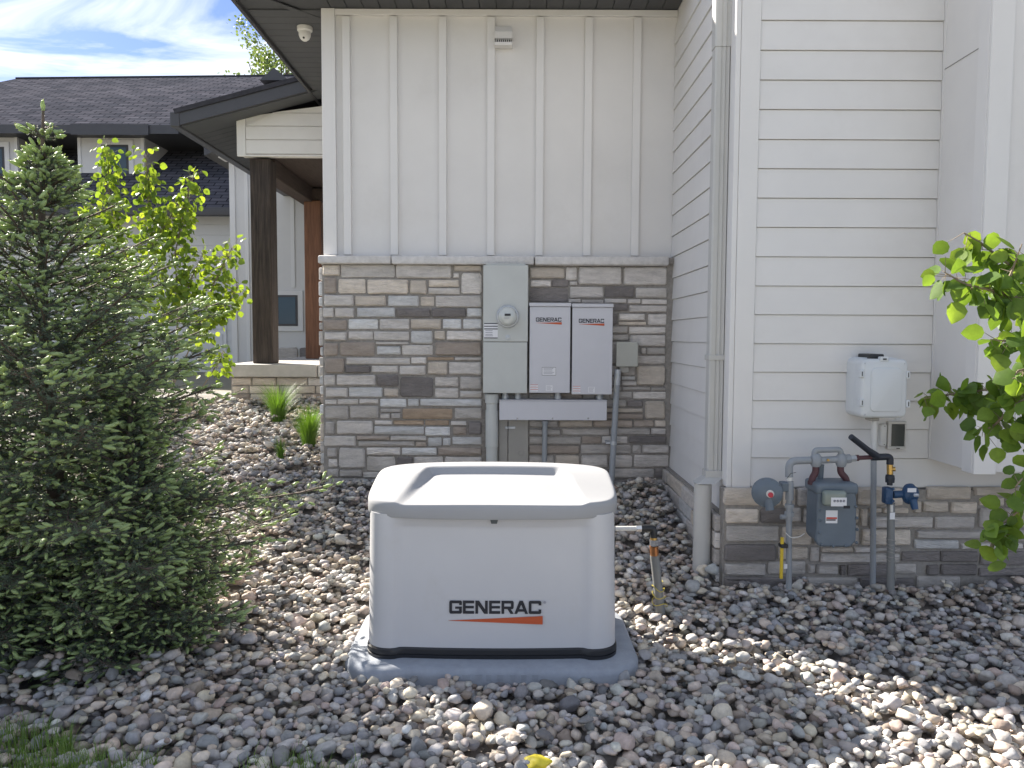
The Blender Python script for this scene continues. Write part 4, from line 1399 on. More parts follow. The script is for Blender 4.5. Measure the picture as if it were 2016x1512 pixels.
# ---------------------------------------------------------------- gas line beside the generator
M_pipe = mat("pe_pipe_grey", (0.20, 0.205, 0.20), 0.5, noise=(20, 0.1))
M_brass = mat("brass", (0.55, 0.36, 0.12), 0.32, metal=0.9)
M_copper = mat("copper", (0.50, 0.23, 0.10), 0.35, metal=0.85)
M_tracer = mat("yellow_wire", (0.55, 0.45, 0.08), 0.5)
YGP = 4.10
p_in, p_el = W(1219, 1041, YGP), W(1285, 1039.5, YGP)
pb_ = W(1300, 1200, 4.16)
gp = thing("gas_stub", (pb_.x, pb_.y, gh(pb_.x, pb_.y)), "upright grey gas pipe with brass fitting and black elbow at the generator's side", "gas pipe")
ph = W(1263, 1040, YGP)
tube("connector", M_wplastic, gp, [p_in + Vector((-0.06, 0, 0)), W(1252, 1040.5, YGP)], 0.0135)
tube("nut", M_chrome, gp, [W(1252, 1040.5, YGP), ph], 0.018, 6)
ed = W(1287, 1058, YGP)
tube("elbow", M_black, gp, arc_pts([ph + Vector((0.002, 0, 0)), Vector((ed.x, YGP, p_el.z)), ed], 0.035), 0.020, 16)
f1, f2, f3 = W(1287, 1062, YGP), W(1287.5, 1074, YGP), W(1288.5, 1092, YGP + 0.01)
tube("brass_collar", M_brass, gp, [ed + Vector((0, 0, -0.0005)), f1], 0.019, 16)
tube("hex_nut", M_chrome, gp, [f1 + Vector((0, 0, -0.0005)), f2], 0.024, 6)
tube("copper_sleeve", M_copper, gp, [f2 + Vector((0, 0, -0.0005)), f3], 0.0235, 18)
tube("riser", M_pipe, gp, [f3 + Vector((0, 0, -0.0005)), pb_, pb_ + (pb_ - f3) * 0.3], 0.0245, 18)
hx = []
for k in range(90):
    t = k / 89
    q = f3 + (pb_ - f3) * (0.50 + 0.45 * t)
    an = t * 3.2 * 2 * math.pi
    hx.append(q + Vector((math.cos(an) * (0.030 + 0.012 * t), math.sin(an) * 0.03, 0.010 * math.sin(an * 2.2))))
tube("tracer_wire", M_tracer, gp, hx, 0.0022, 5)

# ---------------------------------------------------------------- gas meter set
def C4(x, y, Y):
    return W(1440 + x / 4.448, 840 + y / 4.448, Y)


M_gm = mat("meter_grey", (0.125, 0.155, 0.185), 0.5, noise=(9, 0.08), bump=(200, 0.1, 0.001))
M_gm2 = mat("pipe_grey", (0.27, 0.29, 0.31), 0.42, noise=(14, 0.1))
M_maroon = mat("maroon_iron", (0.085, 0.035, 0.04), 0.6, noise=(20, 0.15))
M_blue = mat("blue_regulator_paint", (0.022, 0.065, 0.145), 0.4, noise=(9, 0.1))
M_blackiron = mat("black_iron", (0.018, 0.022, 0.032), 0.5)
gset = thing("gas_meter", tuple(C4(900, 1300, 4.4)), "grey gas meter with dial box and red label, left of the white conduit", "gas meter")
YF = 4.25
a, b = C4(742, 1058, YF), C4(1110, 545, YF)
mb = MB()
# front half: shield-like outline with rounded lower corners
outl = [(a.x + 0.02, a.z + 0.004), (b.x - 0.035, a.z), (b.x, a.z + 0.035), (b.x - 0.004, b.z - 0.07), (b.x - 0.012, b.z - 0.02), (b.x - 0.04, b.z), (a.x + 0.04, b.z), (a.x + 0.004, b.z - 0.02), (a.x, b.z - 0.08), (a.x, a.z + 0.03)]
mb.prism(outl, YF, YF + 0.05)
gmb = mb.build("front_housing", M_gm, gset)
bv = gmb.modifiers.new("bevel", 'BEVEL'); bv.width = 0.012; bv.segments = 3
o2 = [(p[0] + (0.012 if p[0] < (a.x + b.x) / 2 else -0.012), p[1] + (0.01 if p[1] < (a.z + b.z) / 2 else -0.004)) for p in outl]
mb = MB().prism(o2, YF + 0.0505, YF + 0.20)
gmb2 = mb.build("rear_housing", M_gm, gset)
bv = gmb2.modifiers.new("bevel", 'BEVEL'); bv.width = 0.02; bv.segments = 3
box("top_cap", M_gm, gset, a.x - 0.006, b.x + 0.004, YF - 0.004, YF + 0.19, b.z - 0.035, b.z + 0.030, 0.018)
for (bx_, by_) in ((775, 730), (775, 820), (770, 930), (790, 1030), (890, 1047), (1000, 1043), (1095, 1015), (1100, 900), (1098, 800), (1090, 700)):
    q = C4(bx_, by_, YF)
    MB().lathe((q.x, YF + 0.001, q.z), (0, -1, 0), [(0, 0.009), (0.006, 0.008), (0.008, 0.001)], 8).build("bolt", M_gm, gset, smooth=True)
ia, ib = C4(812, 700, YF - 0.05), C4(1018, 565, YF - 0.05)
M_index = mat("index_cover", (0.20, 0.235, 0.21), 0.25, spec=0.7)
ix = box("index_box", M_index, gset, ia.x, ib.x, YF - 0.05, YF - 0.002, ia.z, ib.z, 0.016)
da, db = C4(872, 698, YF - 0.053), C4(1012, 622, YF - 0.053)
dial = box("dial_face", M_label, ix, da.x, db.x, YF - 0.0525, YF - 0.0505, da.z, db.z, 0.0006)
for k in range(4):
    q = C4(905 + k * 27, 652, YF - 0.055)
    MB().lathe((q.x, YF - 0.053, q.z), (0, -1, 0), [(0, 0.0075), (0.0008, 0.0075)], 14).build("dial", M_greyprint, ix)
    box("pointer", M_ink, ix, q.x - 0.001, q.x + 0.001, YF - 0.0546, YF - 0.0539, q.z - 0.004, q.z + 0.007, rot=Matrix.Rotation(R(50 + k * 67), 3, 'Y'))
qa, qb = C4(945, 698, YF), C4(1003, 674, YF)
box("counter", M_ink, ix, qa.x, qb.x, YF - 0.0536, YF - 0.0528, qa.z, qb.z)
qa, qb = C4(824, 845, YF), C4(930, 733, YF)
lb_ = box("meter_label", M_label, gset, qa.x, qb.x, YF - 0.0015, YF - 0.0003, qa.z, qb.z)
box("red_band", M_redprint, lb_, qa.x + 0.003, qb.x - 0.003, YF - 0.0022, YF - 0.0016, qa.z + 0.024, qa.z + 0.034)
box("print_block", M_ink, lb_, qa.x + 0.003, qb.x - 0.010, YF - 0.0022, YF - 0.0016, qa.z + 0.015, qa.z + 0.022)
# upper pipework
YPp = 4.34
tube("inlet_swivel", M_maroon, gset, arc_pts([C4(705, 500, YPp), C4(705, 455, YPp), C4(738, 400, YPp), C4(738, 350, YPp)], 0.02), 0.019, 12)
tube("outlet_swivel", M_maroon, gset, arc_pts([C4(1005, 500, YPp), C4(1005, 455, YPp), C4(955, 400, YPp), C4(955, 345, YPp)], 0.02), 0.019, 12)
for xk in (705, 1005):
    q = C4(xk, 505, YPp)
    MB().lathe((q.x, YPp, q.z), (0, 0, 1), [(0, 0.025), (0.018, 0.025), (0.022, 0.021)], 8).build("swivel_nut", M_maroon, gset)
for xk, s_ in ((738, 1), (960, -1)):
    q = C4(xk, 350, YPp)
    MB().lathe((q.x, YPp, q.z), (0, 0, 1), [(0, 0.022), (0.01, 0.028), (0.03, 0.033), (0.06, 0.030), (0.075, 0.018), (0.08, 0.001)], 14).build("valve_body", M_gm2, gset, smooth=True, angle=45)
tube("bypass_bar", M_gm2, gset, [C4(765, 295, YPp), C4(940, 285, YPp)], 0.020, 12)
tube("bypass_loop", M_gm2, gset, arc_pts([C4(725, 260, YPp), C4(730, 205, YPp), C4(955, 200, YPp), C4(960, 270, YPp)], 0.04), 0.0165, 12)
q = C4(845, 292, YPp - 0.02)
MB().lathe((q.x, q.y, q.z), (0, -1, 0), [(0, 0.008), (0.008, 0.007), (0.009, 0.001)], 8).build("plug", M_brass, gset)
tube("backplate_pipe", M_gm, gset, [C4(775, 480, YPp + 0.05), C4(785, 330, YPp + 0.05)], 0.017, 10)
tube("inlet_pipe", M_gm2, gset, arc_pts([C4(690, 293, YPp), C4(505, 300, YPp), C4(505, 440, YPp)], 0.085, 8), 0.0215, 14)
tube("white_ring", M_wplastic, gset, [C4(506, 440, YPp), C4(506, 472, YPp)], 0.018, 12)
tube("riser", M_gm2, gset, [C4(506, 472.5, YPp), C4(502, 1420, YPp)], 0.0165, 12)
MB().lathe(C4(504, 830, YPp), (0, 0, 1), [(0, 0.02), (0.03, 0.022), (0.031, 0.028), (0.055, 0.028), (0.056, 0.021), (0.08, 0.021), (0.081, 0.028), (0.1, 0.027), (0.102, 0.018)], 8).build("shutoff_union", M_gm2, gset)
q = C4(440, 790, YPp)
MB().tube([C4(500, 790, YPp), C4(430, 790, YPp)], 0.014, 8).build("shutoff_stub", M_gm2, gset)
tube("thick_riser", M_gm2, gset, [C4(508, 480, YPp - 0.002), C4(508, 640, YPp - 0.002)], 0.023, 12)
# round regulator
rc_ = C4(312, 578, YPp - 0.05)
dirv = Vector((-0.28, -0.95, 0.0)).normalized()
rgk = MB().lathe(rc_ - dirv * 0.03, dirv, [(0, 0.05), (0.012, 0.080), (0.022, 0.085), (0.030, 0.085), (0.034, 0.078), (0.048, 0.062), (0.058, 0.040), (0.062, 0.012)], 30).build("round_regulator", M_gm, gset, smooth=True, angle=30)
for k in range(10):
    an = 2 * math.pi * k / 10
    up = Vector((0, 0, 1))
    rt = dirv.cross(up).normalized()
    q = rc_ + (rt * math.cos(an) + up * math.sin(an)) * 0.079 + dirv * 0.001
    MB().lathe(q, dirv, [(0, 0.006), (0.006, 0.005)], 6).build("bolt", M_gm, rgk)
MB().tube([rc_ + Vector((0.004, -0.01, -0.03)), rc_ + Vector((0.012, -0.02, -0.095))], [0.026, 0.024], 12).build("regulator_vent", M_gm, rgk, smooth=True, angle=40)
MB().lathe(rc_ + dirv * 0.035 + Vector((0.016, 0, 0.0)), dirv, [(0, 0.022), (0.006, 0.021)], 16).build("white_washer", M_wplastic, rgk, smooth=True, angle=30)
MB().lathe(rc_ + dirv * 0.0415 + Vector((0.019, 0, -0.004)), dirv, [(0, 0.015), (0.012, 0.014), (0.015, 0.001)], 14).build("red_cap", mat("red_plastic", (0.45, 0.03, 0.05), 0.45), rgk, smooth=True, angle=40)
MB().box(C4(440, 0, YPp).x, C4(500, 0, YPp).x, YPp - 0.03, YPp + 0.03, C4(0, 560, YPp).z, C4(0, 480, YPp).z, 0.006).build("regulator_neck", M_gm, gset)
tube("seal_wire", M_wplastic, gset, arc_pts([C4(475, 930, YPp - 0.03), C4(520, 975, YPp - 0.04), C4(600, 965, YPp - 0.05), C4(640, 935, YPp - 0.03)], 0.03), 0.0025, 6)
tube("cable_tie", M_black, gset, [C4(485, 455, YPp - 0.02), C4(520, 410, YPp - 0.03), C4(566, 400, YPp - 0.03)], 0.0015, 5)
ym = MB().box(C4(459, 0, 4.3).x, C4(484, 0, 4.3).x, 4.295, 4.31, C4(0, 1330, 4.3).z, C4(0, 968, 4.3).z, 0.002).build("yellow_marker", mat("yellow_plastic", (0.62, 0.44, 0.03), 0.5), gset)
MB().box(C4(461, 0, 4.29).x, C4(524, 0, 4.29).x, 4.285, 4.335, C4(0, 1062, 4.29).z, C4(0, 1030, 4.29).z, 0.003).build("black_tape", M_black, gset)
MB().box(C4(494, 0, 4.315).x, C4(522, 0, 4.315).x, 4.314, 4.32, C4(0, 1242, 4.315).z, C4(0, 1202, 4.315).z).build("white_tag", M_label, gset)
# outlet side
tube("outlet_union", M_gm2, gset, [C4(985, 285, YPp), C4(1040, 280, YPp)], 0.026, 8)
tube("outlet_nut", M_galv, gset, [C4(1040.5, 280, YPp), C4(1090, 276, YPp)], 0.019, 6)
tube("nipple", M_maroon, gset, [C4(1090.5, 274, YPp), C4(1226, 268, YPp)], 0.0125, 12)
tube("nipple_collar", M_maroon, gset, [C4(1088, 274, YPp), C4(1112, 273, YPp)], 0.018, 10)
tube("black_tee", M_blackiron, gset, arc_pts([C4(1226, 268, YPp), C4(1390, 262, YPp), C4(1388, 330, YPp)], 0.05), 0.0195, 14)
tube("branch_stub", M_blackiron, gset, [C4(1275, 262, YPp), C4(1195, 205, YPp - 0.03), C4(1046, 88, YPp - 0.08)], [0.022, 0.0175, 0.0165], 14)
tube("brass_valve", M_brass, gset, [C4(1388, 330, YPp), C4(1388, 415, YPp)], 0.017, 10)
tube("valve_handle", M_brass, gset, [C4(1388, 372, YPp), C4(1436, 372, YPp - 0.01)], [0.008, 0.014], 10)
MB().lathe(C4(1386, 512, YPp), (0, 0, 1), [(0, 0.016), (0.014, 0.016), (0.016, 0.025), (0.040, 0.027), (0.058, 0.024), (0.060, 0.016), (0.07, 0.016)], 8).build("black_union", M_blackiron, gset)

breg = thing("blue_regulator", tuple(C4(1395, 1390, YPp)), "blue gas regulator on the dark pipe right of the gas meter", "regulator")
br_ = MB().box(C4(1352, 0, YPp).x, C4(1420, 0, YPp).x, YPp - 0.03, YPp + 0.03, C4(0, 668, YPp).z, C4(0, 522, YPp).z, 0.010).build("body", M_blue, breg, smooth=True, angle=40)
for (bx_, by_) in ((1360, 545), (1360, 640), (1415, 545), (1415, 650)):
    q = C4(bx_, by_, YPp - 0.031)
    MB().lathe((q.x, YPp - 0.029, q.z), (0, -1, 0), [(0, 0.009), (0.008, 0.008)], 6).build("bolt", M_blue, br_)
tube("throat", M_blue, breg, [C4(1415, 595, YPp), C4(1500, 590, YPp)], 0.022, 12)
bc_ = C4(1575, 590, YPp)
dv_ = Vector((0.55, -0.83, 0.05)).normalized()
MB().lathe(bc_ - dv_ * 0.035, dv_, [(0, 0.03), (0.01, 0.056), (0.022, 0.060), (0.034, 0.060), (0.038, 0.054), (0.055, 0.046), (0.065, 0.03), (0.07, 0.02)], 26).build("diaphragm", M_blue, breg, smooth=True, angle=30)
MB().tube([C4(1590, 640, YPp - 0.03), C4(1608, 725, YPp - 0.05)], [0.022, 0.018], 10).build("vent", M_blue, breg, smooth=True, angle=40)
MB().tube([C4(1600, 600, YPp - 0.06), C4(1640, 600, YPp - 0.075)], [0.010, 0.009], 10).build("adjuster", M_galv, breg)
qa, qb = C4(1538, 572, YPp - 0.06), C4(1615, 537, YPp - 0.06)
box("label_plate", M_label, breg, qa.x, qb.x, YPp - 0.066, YPp - 0.064, qa.z, qb.z)
tube("down_pipe", M_pipe, breg, [C4(1397, 667, YPp), C4(1393, 1420, YPp)], 0.0215, 14)
tube("pipe_tag", M_wplastic, breg, [C4(1402, 685, YPp - 0.021), C4(1402, 745, YPp - 0.021)], 0.009, 8)
qa, qb = C4(1386, 812, YPp - 0.026), C4(1432, 752, YPp - 0.026)
box("paper_tag", M_label, breg, qa.x, qb.x, YPp - 0.027, YPp - 0.0255, qa.z, qb.z)
hx = []
for k in range(140):
    t = k / 139
    q = C4(1396, 968 + 200 * t, YPp)
    an = t * 5.5 * 2 * math.pi + 0.8
    hx.append(q + Vector((math.cos(an) * 0.024, math.sin(an) * 0.024, 0.004 * math.sin(an * 1.7))))
hx += [C4(1440, 1180, YPp - 0.02), C4(1440, 1350, YPp - 0.02)]
tube("tracer_wire", M_tanpaint, breg, hx, 0.0016, 5)

cx_ = C4(1246, 0, 4.50)
wc = thing("white_conduit", tuple(C4(1236, 1390, 4.5)), "pale conduit running from the white box down to the gravel", "conduit")
tube("pipe", M_wplastic, wc, [W(1722, 822, 4.5), C4(1246, 260, 4.5)], 0.0165, 14)
tube("lower_pipe", M_conduit, wc, [C4(1246, 260.5, 4.5), C4(1238, 1450, 4.5)], 0.0165, 14)
for yk in (940, 1195):
    tube("coupling", M_conduit, wc, [C4(1240, yk, 4.5), C4(1240, yk + 14, 4.5)], 0.0185, 14)

# white wall box
YX = 4.42
a, b = W(1694, 823, YX), W(1790, 707, YX)
wb = thing("white_wall_box", ((a.x + b.x) / 2, YR, a.z), "white rounded plastic service box on the siding above the gas meter", "service box")
M_wbox = mat("service_box_plastic", (0.62, 0.645, 0.66), 0.42, noise=(6, 0.02), spec=0.5)


def roundbox(name, m, parent, x0, x1, y0, y1, z0, z1, r, ch):
    cx, cz = (x0 + x1) / 2, (z0 + z1) / 2
    rings_ = [(0.0, y1), (0.0, y0 + ch), (-ch * 0.35, y0 + ch * 0.3), (-ch, y0)]
    V, F = [], []
    for d, y in rings_:
        V += [(p[0], y, p[1]) for p in rrect(cx, cz, (x1 - x0) / 2 + d, (z1 - z0) / 2 + d, max(0.004, r + d), 6)]
    n_ = len(V) // 4
    for k in range(3):
        for i in range(n_):
            j = (i + 1) % n_
            F.append((k * n_ + i, k * n_ + j, (k + 1) * n_ + j, (k + 1) * n_ + i))
    F += [tuple(range(n_)), tuple(3 * n_ + i for i in range(n_))]
    return MB().add(V, F).build(name, m, parent, smooth=True, angle=40)


roundbox("back_case", M_wbox, wb, a.x + 0.004, b.x - 0.006, YX + 0.085, YR - 0.016, a.z - 0.004, b.z + 0.006, 0.04, 0.006)
lidw = roundbox("lid", M_wbox, wb, a.x, b.x, YX, YX + 0.0845, a.z, b.z, 0.035, 0.018)
fa_, fb_ = W(1712, 811, YX), W(1777, 724, YX)
roundbox("raised_panel", M_wbox, lidw, fa_.x, fb_.x, YX - 0.007, YX - 0.0003, fa_.z, fb_.z, 0.03, 0.006)
for (hx_, hy_) in ((1697, 736), (1697, 793), (1788, 738), (1788, 795)):
    q = W(hx_, hy_, YX)
    lt = box("latch", M_wbox, lidw, q.x - 0.012, q.x + 0.010, YX - 0.008, YX + 0.03, q.z - 0.022, q.z + 0.022, 0.004)
    box("latch_slot", M_void, lt, q.x - 0.004, q.x + 0.0005, YX - 0.0095, YX - 0.0083, q.z - 0.013, q.z + 0.013)
q = W(1741, 707, YX)
box("top_catch", M_wbox, lidw, q.x - 0.024, q.x + 0.024, YX - 0.006, YX + 0.03, q.z - 0.012, q.z + 0.014, 0.004)
box("catch_slot", M_void, lidw, q.x - 0.010, q.x + 0.010, YX - 0.0075, YX - 0.0062, q.z - 0.004, q.z + 0.004)
for (hx_, hy_) in ((1703, 715.5), (1781, 716), (1703, 816)):
    q = W(hx_, hy_, YX)
    MB().lathe((q.x, YX - 0.0003, q.z), (0, -1, 0), [(0, 0.0045), (0.002, 0.004)], 8).build("screw", M_galv, lidw)
q0, q1 = W(1711, 706, YX + 0.06), W(1740, 697, YX + 0.06)
box("dark_grommet", M_black, wb, q0.x, q1.x, YX + 0.05, YR - 0.02, q0.z - 0.01, q1.z, 0.008)
q0, q1 = W(1710, 828, YX + 0.08), W(1727, 822, YX + 0.08)
box("conduit_hub", M_tanpaint, wb, q0.x, q1.x, YX + 0.05, YX + 0.13, q0.z, a.z - 0.0045, 0.004)
q = W(1768, 824, YX + 0.1)
box("mounting_ear", M_wbox, wb, q.x - 0.014, q.x + 0.014, YX + 0.10, YX + 0.11, q.z - 0.008, a.z - 0.0045, 0.002)

a, b = W(1748, 885, 4.60), W(1786, 830, 4.60)
sf = thing("small_screen_frame", ((a.x + b.x) / 2, YR, a.z), "small white framed dark panel on the siding below the white box", "wall panel")
M_creme = mat("cream_plastic", (0.55, 0.53, 0.49), 0.5)
fw = 0.022
fr = MB().box(a.x, b.x, 4.605, YR - 0.004, b.z - 0.016, b.z, 0.002).box(a.x, b.x, 4.605, YR - 0.004, a.z, a.z + fw * 0.8, 0.002)
fr.box(a.x, a.x + fw, 4.6055, YR - 0.004, a.z + fw * 0.8 + 0.0004, b.z - 0.0164, 0.002).box(b.x - 0.007, b.x, 4.6055, YR - 0.004, a.z + fw * 0.8 + 0.0004, b.z - 0.0164, 0.002)
fr.build("frame", M_creme, sf)
box("dark_pane", mat("dark_green_glass", (0.045, 0.05, 0.042), 0.18, spec=0.7), sf, a.x + fw + 0.0004, b.x - 0.0074, 4.612, YR - 0.005, a.z + fw * 0.8 + 0.0008, b.z - 0.0168)
box("catch", M_void, sf, (a.x + b.x) / 2 - 0.002, (a.x + b.x) / 2 + 0.018, 4.602, 4.6045, a.z + 0.004, a.z + 0.009)
a, b = W(1733, 879, 4.6), W(1748, 835, 4.6)
sn = thing("contact_sensor", ((a.x + b.x) / 2, YR, a.z), "narrow white sensor capsule beside the small framed panel", "sensor")
sc_ = roundbox("case", M_wplastic, sn, a.x, b.x - 0.003, 4.598, YR - 0.006, a.z, b.z, 0.012, 0.006)
for zq in (a.z + 0.012, b.z - 0.012):
    MB().lathe(((a.x + b.x) / 2 + 0.002, 4.5977, zq), (0, -1, 0), [(0, 0.003), (0.001, 0.003)], 8).build("screw", M_void, sn)

# ---------------------------------------------------------------- river stones
nrg = np.random.default_rng(7)


def ico(sub):
    bm = bmesh.new()
    bmesh.ops.create_icosphere(bm, subdivisions=sub, radius=1.0)
    bm.verts.index_update()
    v = np.array([q.co[:] for q in bm.verts])
    f = np.array([[q.index for q in fc.verts] for fc in bm.faces])
    bm.free()
    return v, f


def pebble(v, seed):
    """unit sphere -> worn stone: facets cut by random planes, softened, slightly lumpy"""
    r_ = np.random.default_rng(seed)
    d = v / np.linalg.norm(v, axis=1, keepdims=True)
    rad = np.ones(len(d)) * 1.12
    for k in range(11):
        n_ = r_.normal(size=3)
        n_ /= np.linalg.norm(n_)
        off = r_.uniform(0.62, 0.98)
        c = d @ n_
        lim = np.where(c > 0.05, off / np.maximum(c, 0.05), 9.0)
        # soft minimum keeps the edges worn
        kk = 20.0
        rad = -np.log(np.exp(-kk * rad) + np.exp(-kk * lim)) / kk
    ph = r_.uniform(0, 6.28, 6)
    rad = rad * (1 + 0.035 * np.sin(d[:, 0] * 5 + ph[0]) * np.cos(d[:, 1] * 4 + ph[1]) + 0.02 * np.sin(d[:, 2] * 9 + ph[2] + d[:, 0] * 6))
    p = d * rad[:, None]
    return p / np.abs(p).max(0)


V3, F3 = ico(3)
V2_, F2 = ico(3)
NSH = 14
SH_HI = [pebble(V3, 100 + k) for k in range(NSH)]
SH_LO = [pebble(V2_, 100 + k) for k in range(NSH)]
V1_, F1 = ico(2)

PAL = np.array([(0.27, 0.272, 0.275), (0.205, 0.215, 0.23), (0.34, 0.31, 0.27), (0.315, 0.272, 0.25), (0.125, 0.128, 0.135),
                (0.41, 0.40, 0.385), (0.21, 0.18, 0.16), (0.30, 0.295, 0.285), (0.245, 0.232, 0.23), (0.38, 0.345, 0.295)])
PW = np.array([0.20, 0.15, 0.14, 0.10, 0.07, 0.06, 0.05, 0.12, 0.06, 0.05])
# drop stones one by one onto a height map
RES = 0.008
X0, X1, Y0, Y1 = -4.6, 4.1, 2.15, 8.7
nxg, nyg = int((X1 - X0) / RES), int((Y1 - Y0) / RES)
hx_ = X0 + (np.arange(nxg) + 0.5) * RES
hy_ = Y0 + (np.arange(nyg) + 0.5) * RES
HM = ground_h(hx_[:, None], hy_[None, :]).astype(np.float64) - 0.036
HB = HM.copy()
IDM = np.full(HM.shape, -1, dtype=np.int32)


def allowed(x, y):
    ok = (x > -0.70 * y - 0.55) & (x < 0.70 * y + 1.05)
    ok &= ~((x > XL - 0.06) & (x < 1.5) & (y > YS - 0.06))
    ok &= ~((x > XC - 0.11) & (y > YRS - 0.05))
    px_, py_ = np.abs(x - GXC), np.abs(y - GYC)
    ax, ay = np.maximum(px_ - (0.71 - 0.22), 0), np.maximum(py_ - (0.455 - 0.22), 0)
    ok &= ~((ax ** 2 + ay ** 2) < 0.215 ** 2)
    ok &= ~((x < XL) & (y > 8.66))
    for (cx, cy, rr_) in ((xf, 4.742, 0.062), (pb_.x, pb_.y, 0.03)):
        ok &= ((x - cx) ** 2 + (y - cy) ** 2) > rr_ ** 2
    return ok


stones = []
NTRY = 42000
cand_x = nrg.uniform(X0 + 0.08, X1 - 0.08, NTRY * 14)
# more candidates near, where they show
cand_y = nrg.uniform(Y0 + 0.08, Y1 - 0.08, NTRY * 14)
okm = allowed(cand_x, cand_y)
cand_x, cand_y = cand_x[okm], cand_y[okm]
ci = 0
while len(stones) < NTRY and ci + 7 < len(cand_x):
    best = None
    for k in range(7):
        x, y = cand_x[ci + k], cand_y[ci + k]
        i, j = int((x - X0) / RES), int((y - Y0) / RES)
        h = HM[i, j] - HB[i, j]
        if best is None or h < best[0]:
            best = (h, x, y, i, j)
    ci += 7
    h, x, y, i, j = best
    if h > 0.030:
        continue
    L = float(np.clip(nrg.lognormal(math.log(0.0238), 0.29), 0.013, 0.056))    # half length
    if y < 2.75 and nrg.random() < 0.25:
        L *= 1.15
    B = L * nrg.uniform(0.62, 0.92)
    T = B * nrg.uniform(0.55, 0.9)
    yaw = nrg.uniform(0, math.pi)
    tx_, ty_ = nrg.normal(0, 0.17, 2)
    k = int(L / RES) + 1
    i0, i1, j0, j1 = max(0, i - k), min(nxg, i + k + 1), max(0, j - k), min(nyg, j + k + 1)
    gxx, gyy = hx_[i0:i1][:, None] - x, hy_[j0:j1][None, :] - y
    cu, su = math.cos(yaw), math.sin(yaw)
    uu, vv = (gxx * cu + gyy * su) / L, (-gxx * su + gyy * cu) / B
    rr2 = uu ** 2 + vv ** 2
    inside = rr2 < 0.95
    if not inside.any():
        continue
    cap = T * np.sqrt(np.maximum(0, 1 - rr2))
    tilt = uu * L * tx_ + vv * B * ty_
    sub_ = HM[i0:i1, j0:j1]
    zc_ = np.max((sub_ + cap * 0.8 - tilt)[inside]) - T * 0.75
    zmin = HB[i, j] + T * 0.15
    z = max(zmin, zc_)
    top = z + cap + tilt
    win = inside & (top > sub_)
    sub_[win] = top[win]
    IDM[i0:i1, j0:j1][win] = len(stones)
    stones.append((x, y, z, L, B, T, yaw, tx_, ty_))
# small stones into what is still bare
bare = np.argwhere((HM - HB < 0.010) & allowed(hx_[:, None] + 0 * hy_[None, :], hy_[None, :] + 0 * hx_[:, None]))
nrg.shuffle(bare)
nfill = 0
for i, j in bare:
    if nfill > 9000:
        break
    if HM[i, j] - HB[i, j] > 0.010:
        continue
    x, y = hx_[i] + nrg.uniform(-.004, .004), hy_[j] + nrg.uniform(-.004, .004)
    L = nrg.uniform(0.014, 0.024)
    B = L * nrg.uniform(0.65, 0.95)
    T = B * nrg.uniform(0.6, 0.9)
    k = int(L / RES) + 1
    i0, i1, j0, j1 = max(0, i - k), min(nxg, i + k + 1), max(0, j - k), min(nyg, j + k + 1)
    gxx, gyy = hx_[i0:i1][:, None] - x, hy_[j0:j1][None, :] - y
    yaw = nrg.uniform(0, math.pi)
    cu, su = math.cos(yaw), math.sin(yaw)
    rr2 = ((gxx * cu + gyy * su) / L) ** 2 + ((-gxx * su + gyy * cu) / B) ** 2
    inside = rr2 < 1.0
    z = HB[i, j] + T * 0.45 + nrg.uniform(0.004, 0.016)
    sub_ = HM[i0:i1, j0:j1]
    top = z + T * np.sqrt(np.maximum(0, 1 - rr2))
    win = inside & (top > sub_)
    sub_[win] = top[win]
    IDM[i0:i1, j0:j1][win] = len(stones)
    stones.append((x, y, z, L, B, T, yaw, nrg.normal(0, .2), nrg.normal(0, .2)))
    nfill += 1
stones = np.array(stones)
NS_ = len(stones)
pal_i = nrg.choice(len(PAL), NS_, p=PW)
scol = np.clip(PAL[pal_i] * np.array([1.58, 1.51, 1.42]) * nrg.uniform(0.78, 1.22, (NS_, 1)) * nrg.uniform(0.97, 1.03, (NS_, 3)), 0.03, 0.66)
shape_i = nrg.integers(0, NSH, NS_)


def stone_mats(s):
    cu, su = np.cos(s[:, 6]), np.sin(s[:, 6])
    M = np.zeros((len(s), 3, 3))
    # columns: long axis (tilted), short axis (tilted), thickness
    a_ = np.stack([cu, su, s[:, 7]], 1); a_ /= np.linalg.norm(a_, axis=1, keepdims=True)
    b_ = np.stack([-su, cu, s[:, 8]], 1)
    b_ -= a_ * np.sum(a_ * b_, 1, keepdims=True); b_ /= np.linalg.norm(b_, axis=1, keepdims=True)
    c_ = np.cross(a_, b_)
    M[:, :, 0], M[:, :, 1], M[:, :, 2] = a_ * s[:, 3:4], b_ * s[:, 4:5], c_ * s[:, 5:6]
    return M


SMAT = stone_mats(stones)
# how large each stone shows, and whether something lies on it
dist = np.sqrt(stones[:, 0] ** 2 + stones[:, 1] ** 2 + (CAM_H - stones[:, 2]) ** 2)
ii_ = np.clip(((stones[:, 0] - X0) / RES).astype(int), 0, nxg - 1)
jj_ = np.clip(((stones[:, 1] - Y0) / RES).astype(int), 0, nyg - 1)
area_ = np.bincount(IDM[IDM >= 0], minlength=NS_) * RES * RES
onto = area_ > 0.62 * math.pi * stones[:, 3] * stones[:, 4]
inv = CAM_M.inverted()
IM = np.array(inv)
pc = np.c_[stones[:, :3], np.ones(NS_)] @ IM.T
u_ = FPX * pc[:, 0] / -pc[:, 2] + IW / 2
v_ = IH / 2 - FPX * pc[:, 1] / -pc[:, 2]
inframe = (u_ > 10) & (u_ < IW - 10) & (v_ > 0) & (v_ < IH - 12)
free = inframe & onto & ~((u_ < 480) & (v_ < 1290))
score = np.where(free, stones[:, 3] * np.sqrt(stones[:, 4] / stones[:, 3]) / dist, 0)
order = np.argsort(-score)
